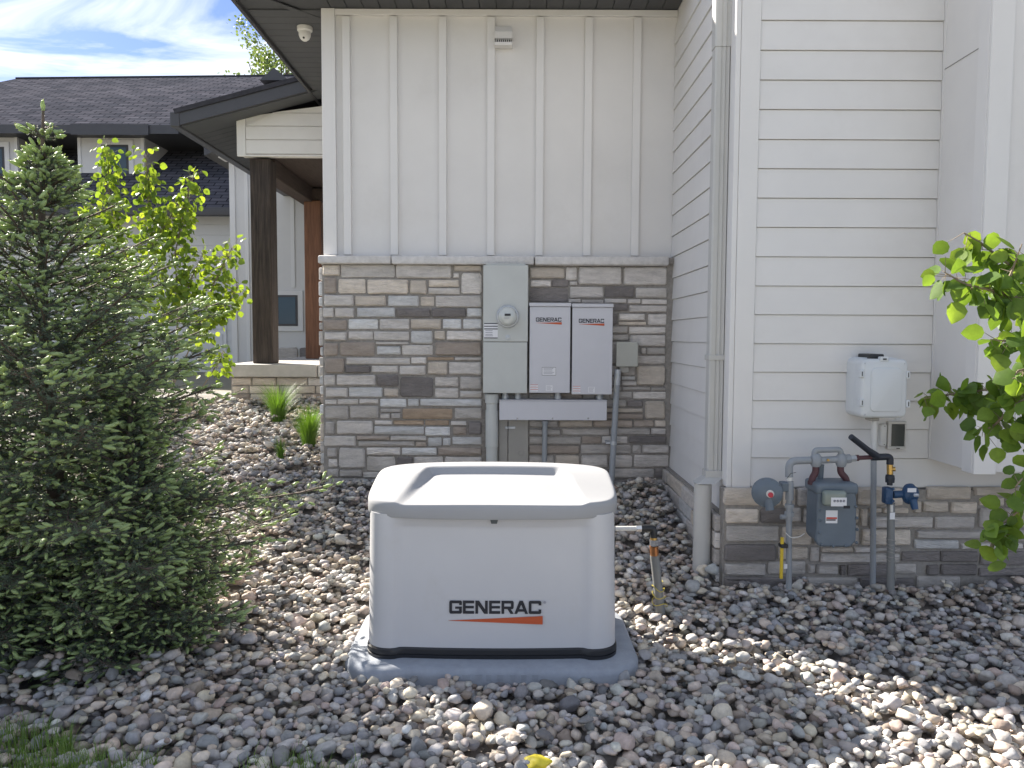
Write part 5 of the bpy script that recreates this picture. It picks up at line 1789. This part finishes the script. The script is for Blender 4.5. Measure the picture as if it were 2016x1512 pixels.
solo = np.zeros(NS_, bool)
solo[order[:300]] = True

BUMP = (90, 0.5, 0.003)
M_stone_o = mat("river_stone", (0.3, 0.3, 0.3), 0.78, noise=(55, 0.20), bump=BUMP, source='object', spec=0.35)
M_stone_a = mat("river_stone_bed", (0.3, 0.3, 0.3), 0.78, noise=(55, 0.20), bump=BUMP, source='attr', spec=0.35)
hi_me = []
for k in range(NSH):
    me = bpy.data.meshes.new("stone")
    me.from_pydata(SH_LO[k].tolist(), [], F2.tolist())
    me.polygons.foreach_set("use_smooth", [True] * len(me.polygons))
    me.materials.append(M_stone_o)
    hi_me.append(me)
for k in np.nonzero(solo)[0]:
    o = bpy.data.objects.new("stone", hi_me[shape_i[k]])
    COL.objects.link(o)
    o.parent = ground
    m3 = Matrix([list(r_) for r_ in SMAT[k]])
    o.matrix_local = Matrix.Translation(stones[k, :3].tolist()) @ m3.to_4x4()
    o.color = (*scol[k].tolist(), 1)
V0_, F0 = ico(2)
SH_1 = []
VX_, FX = ico(1)
SH_0 = [pebble(VX_, 100 + k) for k in range(NSH)]
for k in range(NSH):
    SH_1.append(pebble(V0_, 100 + k))
vv_, tt_, cc_ = [], [], []
off_ = 0
rest = np.nonzero(~solo)[0]
cells = np.bincount(IDM[IDM >= 0], minlength=NS_)
hidden_under = cells < 2
rest = rest[~hidden_under[rest]]
near = stones[:, 1] < 3.3
for hi in (True, False):
    sel = rest[near[rest] == hi]
    for k in range(NSH):
        s_ = sel[shape_i[sel] == k]
        if not len(s_):
            continue
        base_v, base_f = (SH_1[k], F0) if hi else (SH_0[k], FX)
        P = np.einsum('nij,vj->nvi', SMAT[s_], base_v) + stones[s_, None, :3]
        nv = len(base_v)
        vv_.append(P.reshape(-1, 3))
        tt_.append((base_f[None] + (off_ + np.arange(len(s_)) * nv)[:, None, None]).reshape(-1, 3))
        cc_.append(np.repeat(scol[s_], nv, axis=0))
        off_ += len(s_) * nv
bed = np_mesh("river_stones", np.concatenate(vv_), np.concatenate(tt_), M_stone_a, parent=ground, cols=np.concatenate(cc_), smooth=True)
tag(bed, kind="stuff")

# yellow plastic cap in the gravel at the front edge
yc = W(1061, 1503, 2.66)
ycv, ycf = ico(3)
pv = pebble(ycv, 55)
pv = pv * np.array([0.052, 0.040, 0.040]) * (1 + 0.05 * np.sin(pv[:, :1] * 7 + pv[:, 2:] * 5))
hz = float(HM[int((yc.x - X0) / RES), int((2.72 - Y0) / RES)])
M_yellow = mat("yellow_vinyl", (0.72, 0.60, 0.04), 0.5, noise=(25, 0.12), bump=(30, 0.6, 0.006))
yb3 = np_mesh("yellow_cap", pv + np.array([yc.x, 2.72, hz + 0.016]), ycf, M_yellow, smooth=True, org=(yc.x, 2.72, hz - 0.03))
tag(yb3, "bright yellow lump of plastic in the gravel at the front edge", "marker")


# ---------------------------------------------------------------- plants
def frames(d):
    """unit vectors d (n,3) -> two perpendicular vectors each"""
    ref = np.where(np.abs(d[:, 2:3]) < 0.9, np.array([[0, 0, 1.0]]), np.array([[1.0, 0, 0]]))
    u = np.cross(d, ref)
    u /= np.linalg.norm(u, axis=1, keepdims=True)
    return u, np.cross(d, u)


def needles(p0, p1, per_m, ln, wd, fwd, rg_):
    """thin triangles set round each twig p0->p1; returns verts, tris"""
    seg = p1 - p0
    L = np.linalg.norm(seg, axis=1)
    cnt = np.maximum(4, (L * per_m).astype(int))
    idx = np.repeat(np.arange(len(L)), cnt)
    n_ = len(idx)
    t = rg_.uniform(0, 1, n_)
    d = seg[idx] / L[idx, None]
    u, w = frames(d)
    a = rg_.uniform(0, 2 * np.pi, n_)
    out = u * np.cos(a)[:, None] + w * np.sin(a)[:, None]
    dirn = out * (1 - fwd) + d * fwd
    dirn /= np.linalg.norm(dirn, axis=1, keepdims=True)
    base = p0[idx] + seg[idx] * t[:, None]
    side = np.cross(dirn, d)
    side /= np.maximum(1e-6, np.linalg.norm(side, axis=1, keepdims=True))
    l_ = ln * rg_.uniform(0.75, 1.2, n_)
    V = np.empty((n_, 3, 3))
    V[:, 0] = base + side * wd / 2
    V[:, 1] = base - side * wd / 2
    V[:, 2] = base + dirn * l_[:, None]
    return V.reshape(-1, 3), np.arange(n_ * 3).reshape(-1, 3)


def twigs(p0, p1, r0, r1):
    """three-sided twigs"""
    d = p1 - p0
    L = np.maximum(1e-5, np.linalg.norm(d, axis=1, keepdims=True))
    u, w = frames(d / L)
    n_ = len(p0)
    V = np.empty((n_, 6, 3))
    for k in range(3):
        a = 2 * np.pi * k / 3
        o_ = u * math.cos(a) + w * math.sin(a)
        V[:, k] = p0 + o_ * r0
        V[:, 3 + k] = p1 + o_ * r1
    T = np.array([(0, 1, 4), (0, 4, 3), (1, 2, 5), (1, 5, 4), (2, 0, 3), (2, 3, 5)])
    return V.reshape(-1, 3), (T[None] + (np.arange(n_) * 6)[:, None, None]).reshape(-1, 3)


def join(parts):
    vs_, ts_, o_ = [], [], 0
    for v, t in parts:
        vs_.append(v)
        ts_.append(t + o_)
        o_ += len(v)
    return np.concatenate(vs_), np.concatenate(ts_)


# --- spruce
M_bark = mat("bark", (0.10, 0.075, 0.06), 0.9, noise=(30, 0.3), bump=(60, 0.8, 0.006))
M_needle = mat("spruce_needles", (0.115, 0.165, 0.12), 0.55, noise=(9, 0.35), trans=0.18)
M_tip = mat("spruce_new_growth", (0.36, 0.47, 0.22), 0.5, noise=(9, 0.2), trans=0.35)


def spruce(x, y, H, Rm, seed, label, lean=(0, 0), dens=1.0):
    r_ = np.random.default_rng(seed)
    z0 = gh(x, y)
    t = thing("spruce_tree", (x, y, z0), label, "spruce")
    base = np.array([x, y, z0])
    trunk_pts = []
    for k in range(13):
        f = k / 12
        trunk_pts.append((x + lean[0] * f ** 1.3 + 0.02 * math.sin(f * 7), y + lean[1] * f, z0 - 0.05 + (H + 0.05) * f))
    tube("trunk", M_bark, t, trunk_pts, [0.055 * (1 - f / 12) + 0.006 for f in range(13)], 10)
    tp = np.array(trunk_pts)

    def axis(f):
        return np.array([np.interp(f, np.linspace(0, 1, 13), tp[:, i]) for i in range(3)])
    br0, br1, tw0, tw1, tip0, tip1 = [], [], [], [], [], []
    f = 0.035
    while f < 0.985:
        nb_ = max(4, int((9.5 + 3.5 * (1 - f)) * dens)) if f < 0.9 else 4
        a0 = r_.uniform(0, 6.28)
        for k in range(nb_):
            az = a0 + 2 * np.pi * k / nb_ + r_.normal(0, 0.22)
            Lb = Rm * float(np.interp(f, [0, 0.18, 0.36, 0.51, 0.66, 0.74, 0.85, 0.93, 1], [0.68, 0.95, 0.98, 0.78, 0.48, 0.33, 0.13, 0.03, 0.01])) * r_.uniform(0.66, 1.16) * (1 + 0.16 * math.sin(2 * az + 9 * f) + 0.12 * math.sin(5 * az - 14 * f))
            if f > 0.92:
                Lb = max(Lb, 0.05)
            p = axis(f) + np.array([0, 0, r_.uniform(-0.03, 0.03)])
            out = np.array([math.cos(az), math.sin(az), 0])
            side = np.array([-math.sin(az), math.cos(az), 0])
            up0 = -0.08 + 0.85 * f + r_.normal(0, 0.10)
            ns = max(3, int(Lb / 0.055))
            pts = [p]
            for s in range(1, ns + 1):
                g = s / ns
                slope = up0 * (1 - g) + g * (0.18 + 0.5 * f)
                if f < 0.35:
                    slope -= 0.28 * math.sin(g * 3.0)
                d = out + np.array([0, 0, slope])
                d /= np.linalg.norm(d)
                pts.append(pts[-1] + d * (Lb / ns) + side * r_.normal(0, 0.006))
            for s in range(ns):
                br0.append(pts[s]); br1.append(pts[s + 1])
                g = (s + 0.5) / ns
                if g < 0.18 and Lb > 0.35:
                    continue
                for sg in (-1, 1):
                    if r_.random() < 0.06:
                        continue
                    ls = min(0.34, (0.30 * (Lb * (1 - g)) + 0.078 * (1 - 0.55 * f))) * r_.uniform(0.7, 1.25)
                    d = out * r_.uniform(0.5, 0.9) + side * sg * r_.uniform(0.6, 1.0) + np.array([0, 0, r_.normal(-0.02, 0.30) + 0.2 * f])
                    d /= np.linalg.norm(d)
                    a_ = pts[s] + (pts[s + 1] - pts[s]) * r_.uniform(0, 1)
                    m_ = a_ + d * ls * 0.5
                    b_ = m_ + (d + np.array([0, 0, 0.10])) * ls * 0.5
                    tw0.append(a_); tw1.append(m_); tw0.append(m_); tw1.append(b_)
                    if r_.random() < 0.85:
                        dt = d + r_.normal(0, 0.15, 3) + np.array([0, 0, 0.08])
                        dt /= np.linalg.norm(dt)
                        tip0.append(b_); tip1.append(b_ + dt * r_.uniform(0.036, 0.060))
                    # second-order shoots
                    nq = int(ls / 0.055)
                    for q in range(nq):
                        for s2 in (-1, 1):
                            if r_.random() < 0.5:
                                continue
                            d2 = d * 0.75 + np.cross(d, np.array([0, 0, 1.0])) * s2 * 0.75 + np.array([0, 0, r_.normal(0.0, 0.25)])
                            d2 /= np.linalg.norm(d2)
                            st_ = a_ + (b_ - a_) * (q + r_.uniform(0.2, 0.9)) / max(1, nq)
                            e_ = st_ + d2 * r_.uniform(0.03, 0.085)
                            tw0.append(st_); tw1.append(e_)
                            if r_.random() < 0.5:
                                tip0.append(e_); tip1.append(e_ + (d2 + np.array([0, 0, 0.1])) * r_.uniform(0.030, 0.052))
            tip0.append(pts[-1]); tip1.append(pts[-1] + (pts[-1] - pts[-2]) / np.linalg.norm(pts[-1] - pts[-2]) * 0.05)
            tw0.append(pts[-2]); tw1.append(pts[-1])
        f += 0.046 if f < 0.8 else 0.034
    # leader
    for k in range(10):
        a_ = axis(0.86 + 0.014 * k)
        tw0.append(a_); tw1.append(axis(0.86 + 0.014 * (k + 1)))
    tip0.append(axis(0.995)); tip1.append(axis(0.995) + np.array([0.0, 0, 0.06]))
    br0, br1, tw0, tw1, tip0, tip1 = map(np.array, (br0, br1, tw0, tw1, tip0, tip1))
    bv_, bt_ = join([twigs(br0, br1, 0.0065, 0.005), twigs(tw0, tw1, 0.0022, 0.0014)])
    o = np_mesh("branches", bv_, bt_, M_bark, t, org=(x, y, z0))
    o["kind"] = "stuff"
    nv_, nt_ = join([needles(tw0, tw1, 330, 0.0165, 0.0036, 0.42, r_), needles(br0, br1, 200, 0.016, 0.0034, 0.4, r_)])
    o = np_mesh("needles", nv_, nt_, M_needle, t, org=(x, y, z0))
    o["kind"] = "stuff"
    # pale fresh shoots: a plump core and short needles
    d = tip1 - tip0
    L = np.linalg.norm(d, axis=1, keepdims=True)
    u, w = frames(d / L)
    nT = len(d)
    rad = np.clip(L * 0.19, 0.006, 0.0115)
    sv = [tip0]
    ringsz = ((0.12, 0.8), (0.55, 1.0), (0.88, 0.65))
    Vt = np.empty((nT, 2 + 15, 3))
    Vt[:, 0] = tip0
    Vt[:, 1] = tip1
    for ri, (fz, fr_) in enumerate(ringsz):
        for k in range(5):
            a = 2 * np.pi * k / 5 + ri * 0.6
            Vt[:, 2 + ri * 5 + k] = tip0 + d * fz + (u * math.cos(a) + w * math.sin(a)) * rad * fr_
    T = []
    for k in range(5):
        k2 = (k + 1) % 5
        T.append((0, 2 + k2, 2 + k))
        for ri in range(2):
            A, B_, C_, D_2 = 2 + ri * 5 + k, 2 + ri * 5 + k2, 2 + (ri + 1) * 5 + k2, 2 + (ri + 1) * 5 + k
            T += [(A, B_, C_), (A, C_, D_2)]
        T.append((1, 12 + k, 12 + k2))
    T = np.array(T)
    core = (Vt.reshape(-1, 3), (T[None] + (np.arange(nT) * 17)[:, None, None]).reshape(-1, 3))
    fuzz = needles(tip0, tip1, 330, 0.013, 0.0034, 0.55, r_)
    tv_, tt2 = join([core, fuzz])
    o = np_mesh("new_growth", tv_, tt2, M_tip, t, org=(x, y, z0))
    o["kind"] = "stuff"
    print("spruce", len(tw0), len(tip0), len(nt_), len(tt2))
    return t


spruce(-2.38, 3.95, 2.72, 1.08, 3, "dark green spruce with pale new tips left of the generator", lean=(0.0, 0.0), dens=1.2)
spruce(-2.98, 3.75, 1.75, 0.72, 8, "small spruce at the left frame edge beside the larger spruce", dens=0.7)
spruce(-1.90, 3.82, 1.38, 0.42, 15, "low spruce between the large spruce and the generator", dens=0.6)

# --- broad leaves
LEAFV = np.array([(0, 0, 0), (0.30, 0.10, 0.03), (0.50, 0.38, 0.07), (0.42, 0.70, 0.05), (0.20, 0.92, 0.01), (0, 1.06, -0.03),
                  (-0.20, 0.92, 0.01), (-0.42, 0.70, 0.05), (-0.50, 0.38, 0.07), (-0.30, 0.10, 0.03), (0, 0.45, -0.02)])
LEAFT = np.array([(10, i, (i + 1) % 10) for i in range(10)])
M_leaf_o = mat("aspen_leaf", (0.085, 0.17, 0.03), 0.5, noise=(60, 0.16), source='object', trans=0.48, spec=0.3)
M_leaf_a = mat("aspen_leaf_mass", (0.085, 0.17, 0.03), 0.5, noise=(60, 0.16), source='attr', trans=0.48, spec=0.3)
leaf_mes = []
for (cu_, fo_, wx_, tp_) in ((0.10, 0.9, 1.0, 0.0), (-0.14, 1.8, 0.92, 0.05), (0.22, 2.6, 1.06, -0.05), (0.02, -1.2, 0.98, 0.08), (-0.25, 0.3, 1.1, -0.08)):
    lv = LEAFV.copy()
    lv[:, 2] = lv[:, 2] * fo_ + cu_ * (lv[:, 1] - 0.4) ** 2 * 1.6 + tp_ * lv[:, 0] * lv[:, 1]
    lv[:, 0] *= wx_
    leaf_me = bpy.data.meshes.new("leaf")
    leaf_me.from_pydata(lv.tolist(), [], LEAFT.tolist())
    leaf_me.polygons.foreach_set("use_smooth", [True] * 10)
    leaf_me.materials.append(M_leaf_o)
    leaf_mes.append(leaf_me)


def leaf_frames(dirs, r_):
    """rotation matrices: leaf tip along dirs, face tilted at random"""
    n_ = len(dirs)
    yv = dirs / np.linalg.norm(dirs, axis=1, keepdims=True)
    nrm = r_.normal(0, 0.65, (n_, 3)) + np.array([0, -0.55, 0.55])
    nrm -= yv * np.sum(nrm * yv, 1, keepdims=True)
    nrm /= np.linalg.norm(nrm, axis=1, keepdims=True)
    xv = np.cross(yv, nrm)
    return np.stack([xv, yv, nrm], 2)


def aspen(root, stems, n_single, seed, cols, leaf_size, per_m, parent, front=None):
    """stems: list of polylines (branches). Leaves hang from them on short stalks."""
    r_ = np.random.default_rng(seed)
    P, D = [], []
    tw0, tw1 = [], []
    for pts, dens, spread_ in stems:
        pts = [np.array(p, dtype=float) for p in pts]
        for a_, b_ in zip(pts[:-1], pts[1:]):
            ln = np.linalg.norm(b_ - a_)
            for k in range(max(1, int(ln * per_m * dens))):
                q = a_ + (b_ - a_) * r_.random()
                off = r_.normal(0, 1, 3)
                off /= np.linalg.norm(off)
                off[2] -= 0.15
                e = q + off * spread_ * r_.uniform(0.25, 1.0)
                P.append(e)
                D.append(off * 0.8 + np.array([0, 0, -0.75]) + r_.normal(0, 0.35, 3))
                tw0.append(q); tw1.append(e)
    P, D = np.array(P), np.array(D)
    Rm_ = leaf_frames(D, r_)
    S_ = leaf_size * r_.uniform(0.65, 1.15, len(P))
    ci_ = r_.integers(0, len(cols), len(P))
    cc = np.array(cols)[ci_] * r_.uniform(0.8, 1.2, (len(P), 1))
    key = np.linalg.norm(P - np.array([0, 0, CAM_H]), axis=1)
    pcx = np.c_[P, np.ones(len(P))] @ IM.T
    uu_, vv2 = FPX * pcx[:, 0] / -pcx[:, 2] + IW / 2, IH / 2 - FPX * pcx[:, 1] / -pcx[:, 2]
    seen = (uu_ > 0) & (uu_ < IW) & (vv2 > 0) & (vv2 < IH)
    if front is not None:
        seen &= front(uu_, vv2)
    od = np.argsort(np.where(seen, key / S_, 1e9))
    pick = [k for k in od[:n_single] if seen[k]]
    mask = np.ones(len(P), bool)
    org = ORG[parent.name]
    for k in pick:
        mask[k] = False
        o = bpy.data.objects.new("leaf", leaf_mes[int(r_.integers(0, 5))])
        COL.objects.link(o)
        o.parent = parent
        o.matrix_local = Matrix.Translation(Vector(P[k].tolist()) - org) @ (Matrix([list(q) for q in Rm_[k] * S_[k]])).to_4x4()
        o.color = (*cc[k].tolist(), 1)
    idx = np.nonzero(mask)[0]
    if len(idx):
        V = np.einsum('nij,vj->nvi', Rm_[idx] * S_[idx, None, None], LEAFV) + P[idx, None, :]
        T = (LEAFT[None] + (np.arange(len(idx)) * 11)[:, None, None]).reshape(-1, 3)
        o = np_mesh("leaves", V.reshape(-1, 3), T, M_leaf_a, parent, cols=np.repeat(cc[idx], 11, 0), smooth=True, org=tuple(org))
        o["kind"] = "stuff"
    v, t_ = twigs(np.array(tw0), np.array(tw1), 0.0016, 0.0009)
    o = np_mesh("stalks", v, t_, M_bark2, parent, org=tuple(org))
    o["kind"] = "stuff"
    print("leaves", len(P), len(pick))


M_bark2 = mat("young_aspen_bark", (0.20, 0.16, 0.11), 0.75, noise=(30, 0.2))
LG = [(0.20, 0.30, 0.04), (0.16, 0.25, 0.04), (0.25, 0.34, 0.05), (0.13, 0.21, 0.04)]
# left: young aspen behind the spruce
YA = 7.8


def PA(x, y, dy=0.0):
    return tuple(W(x, y, YA + dy))


ax0 = W(300, 900, YA)
asp = thing("young_aspen", (ax0.x, YA, gh(ax0.x, YA)), "bright yellow-green young aspen behind the large spruce", "tree")
gb_ = (ax0.x, YA, gh(ax0.x, YA) - 0.05)
st_l = [
    [gb_, PA(300, 760), PA(270, 600), PA(240, 470), PA(213, 370), PA(213, 288)],
    [PA(300, 760), PA(320, 620, .1), PA(300, 480, .1), PA(290, 380, .05), PA(288, 305)],
    [gb_, PA(340, 760, -.1), PA(350, 620, -.1), PA(345, 500), PA(362, 410), PA(381, 345)],
    [PA(340, 760, -.1), PA(390, 650), PA(420, 560), PA(440, 520), PA(457, 487)],
    [PA(390, 650), PA(425, 610, .1), PA(445, 600, .1), PA(468, 563)],
    [PA(350, 620, -.1), PA(380, 540), PA(400, 500)],
    [PA(270, 600), PA(225, 520), PA(190, 450), PA(180, 400)],
    [PA(300, 480), PA(335, 430), PA(350, 400)],
    [gb_, PA(250, 800, .15), PA(210, 700, .2), PA(190, 600, .2)],
    [gb_, PA(380, 790, .1), PA(420, 730, .1), PA(440, 690, .05)],
]
stems = []
for k, s in enumerate(st_l):
    tube("stem", M_bark2, asp, s, [0.012 if k in (0, 2, 8, 9) else 0.008] + [0.006] * (len(s) - 2) + [0.002], 6)
    low = [p for p in s if p[2] > 1.2]
    if len(low) >= 2:
        stems.append((low, 1.0, 0.16))
aspen(None, stems, 300, 21, LG, 0.064, 260, asp, front=lambda u, v: (u > 300) | (v < 420))

# right: aspen branches reaching into the frame
def PB(x, y, Y):
    return tuple(W(x, y, Y))


RG_ = [(0.15, 0.25, 0.045), (0.12, 0.21, 0.04), (0.19, 0.29, 0.05), (0.105, 0.185, 0.04)]
tx0 = (2.05, 2.62)
asr = thing("leafy_aspen", (tx0[0], tx0[1], gh(*tx0)), "green aspen with round leaves reaching in from the right edge", "tree")
tube("trunk", M_bark2, asr, [(tx0[0], tx0[1], -0.05), (2.02, 2.62, 0.8), (2.06, 2.6, 1.6), (2.0, 2.65, 2.3)], [0.03, 0.025, 0.018, 0.006], 10)
bl = [
    ([(2.04, 2.61, 1.45), PB(2030, 560, 2.55), PB(1985, 520, 2.5), PB(1930, 478, 2.48), PB(1898, 458, 2.46)], 0.9, 0.055),
    ([(2.04, 2.61, 1.35), PB(2040, 600, 2.45), PB(1970, 575, 2.42), PB(1900, 560, 2.4), PB(1858, 535, 2.4)], 1.25, 0.065),
    ([PB(1970, 575, 2.42), PB(1990, 540, 2.4), PB(2012, 480, 2.38)], 0.8, 0.05),
    ([(2.04, 2.61, 1.2), PB(2050, 650, 2.5), PB(1985, 672, 2.5), PB(1950, 668, 2.5)], 1.1, 0.055),
    ([(2.04, 2.61, 1.05), PB(2060, 760, 2.7), PB(1960, 765, 2.85), PB(1880, 775, 2.95), PB(1818, 785, 3.0)], 1.35, 0.065),
    ([PB(2060, 760, 2.6), PB(1995, 800, 2.7), PB(1960, 835, 2.75), PB(1935, 850, 2.8)], 1.35, 0.065),
    ([PB(2060, 720, 2.5), PB(2005, 730, 2.5), PB(1992, 745, 2.5)], 1.0, 0.05),
    ([(2.03, 2.61, 0.7), PB(2060, 960, 2.6), PB(2000, 1010, 2.65), PB(1962, 1040, 2.7), PB(1945, 1090, 2.7)], 1.0, 0.06),
    ([PB(2060, 900, 2.6), PB(2010, 945, 2.6), PB(1998, 960, 2.6)], 0.8, 0.045),
    ([PB(2060, 830, 2.6), PB(2010, 850, 2.65)], 1.2, 0.06),
]
for (z_, az_, ln_) in ((0.75, 20, .45), (0.95, -60, .5), (1.1, 70, .5), (1.3, -20, .55), (1.5, 40, .5), (1.62, -40, .4), (1.75, 50, .42), (1.9, 10, .4), (2.0, -50, .35), (2.15, 40, .28)):
    p_ = Vector((2.04, 2.62, z_))
    q_ = p_ + Vector((math.cos(R(az_)) * ln_, math.sin(R(az_)) * ln_, 0.22 + 0.1 * z_))
    bl.append(([tuple(p_), tuple((p_ + q_) / 2 + Vector((0, 0, -0.02))), tuple(q_)], 1.1, 0.065))
bl.append(([(2.06, 2.6, 1.6), (2.0, 2.65, 2.32)], 1.1, 0.07))
for pts, d_, s_ in bl:
    tube("branch", M_bark2, asr, pts, [0.006] + [0.004] * (len(pts) - 2) + [0.0015], 6)
aspen(None, bl, 300, 33, RG_, 0.060, 150, asr)

# --- far tree above the neighbour's roof
M_far = mat("far_leaves", (0.13, 0.19, 0.07), 0.5, noise=(3, 0.3), trans=0.35)
r_ = np.random.default_rng(4)
ft0 = W(560, 120, 24.0)
ft = thing("far_tree", (ft0.x, 24.0, 0.9), "pale green leafy tree top showing above the neighbour's roof", "tree")
tube("trunk", M_bark, ft, [(ft0.x, 24, 0.8), (ft0.x, 24, 6), (ft0.x + 0.1, 24, ft0.z)], [0.25, 0.16, 0.05], 10)
cl = []
for k in range(70):
    q = np.array([ft0.x, 24.0, ft0.z - 0.8]) + r_.normal(0, 1, 3) * np.array([0.62, 0.7, 0.95])
    m_ = 70
    pp = q + r_.normal(0, 0.16, (m_, 3))
    cl.append(pp)
cl = np.concatenate(cl)
Rm_ = leaf_frames(r_.normal(0, 1, (len(cl), 3)), r_)
Vv = np.einsum('nij,vj->nvi', Rm_ * 0.085, LEAFV) + cl[:, None, :]
o = np_mesh("crown", Vv.reshape(-1, 3), (LEAFT[None] + (np.arange(len(cl)) * 11)[:, None, None]).reshape(-1, 3), M_far, ft, smooth=True, org=(ft0.x, 24, 0.9))
o["kind"] = "stuff"
for k in range(9):
    e = np.array([ft0.x, 24.0, ft0.z - 0.6]) + r_.normal(0, 1, 3) * np.array([0.5, 0.5, 0.8])
    tube("limb", M_bark, ft, [(ft0.x, 24, 5.5 + 0.25 * k), tuple(e)], [0.05, 0.012], 6)


# --- grasses
def blades(base, n_, hgt, spread_, wd, r_, curl=0.5):
    """curved blades of four segments"""
    V, T = [], []
    az = r_.uniform(0, 6.28, n_)
    out = np.stack([np.cos(az), np.sin(az), np.zeros(n_)], 1)
    sd = np.stack([-np.sin(az), np.cos(az), np.zeros(n_)], 1)
    h = hgt * r_.uniform(0.55, 1.1, n_)
    b0 = base + out * (spread_ * 0.25 * r_.random(n_)[:, None])
    ln = spread_ * r_.uniform(0.2, 1.0, n_)
    K = 5
    P = np.empty((n_, K * 2, 3))
    for k in range(K):
        f = k / (K - 1)
        c = b0 + out * (ln * f ** 1.8)[:, None] + np.array([0, 0, 1.0]) * (h * (f - curl * 0.35 * f ** 3))[:, None]
        w_ = wd * (1 - f * 0.9)
        P[:, 2 * k] = c + sd * w_ / 2
        P[:, 2 * k + 1] = c - sd * w_ / 2
    T = []
    for k in range(K - 1):
        T += [(2 * k, 2 * k + 1, 2 * k + 3), (2 * k, 2 * k + 3, 2 * k + 2)]
    T = np.array(T)
    return P.reshape(-1, 3), (T[None] + (np.arange(n_) * K * 2)[:, None, None]).reshape(-1, 3)


M_grass = mat("grass_blades", (0.10, 0.20, 0.03), 0.5, noise=(8, 0.3), trans=0.4)
M_grass2 = mat("lawn_blades", (0.17, 0.28, 0.07), 0.5, noise=(8, 0.3), trans=0.4)
r_ = np.random.default_rng(12)


def hm(x, y):
    i, j = int((x - X0) / RES), int((y - Y0) / RES)
    return float(HM[i, j]) if 0 <= i < nxg and 0 <= j < nyg else gh(x, y)


for (px_, py_, Yg, hg, sp, n_, lbl) in ((608, 848, 7.15, 0.46, 0.26, 520, "bright green ornamental grass clump at the stone corner"),
                                      (548, 812, 7.9, 0.46, 0.30, 460, "ornamental grass clump in front of the porch base"),
                                      (552, 880, 6.75, 0.26, 0.12, 90, "small grass tuft between spruce and stone corner")):
    q = W(px_, py_, Yg)
    t = thing("grass_clump", (q.x, Yg, gh(q.x, Yg)), lbl, "grass clump", "ornamental grasses by the porch")
    v, tt = blades(np.array([q.x, Yg, gh(q.x, Yg) + 0.01]), n_, hg, sp, 0.006, r_)
    o = np_mesh("blades", v, tt, M_grass, t, org=(q.x, Yg, gh(q.x, Yg)))
    o["kind"] = "stuff"

parts = []
for k in range(900):
    x = r_.uniform(-2.4, -1.28) if k < 820 else r_.uniform(-0.98, -0.55)
    y = r_.uniform(2.2, 3.0) if k < 820 else r_.uniform(2.55, 2.78)
    edge = 2.92 + 0.06 * math.sin(x * 9) - 0.55 * max(0, x + 1.72)
    if k < 820 and y > edge:
        continue
    parts.append(blades(np.array([x, y, gh(x, y) + 0.0]), 5 if k < 820 else 2, 0.14 if k < 820 else 0.11, 0.06, 0.0045, r_))
v, tt = join(parts)
lg = np_mesh("lawn_edge_grass", v, tt, M_grass2)
tag(lg, "green lawn grass blades at the bottom left edge of the gravel", "grass", kind="stuff")
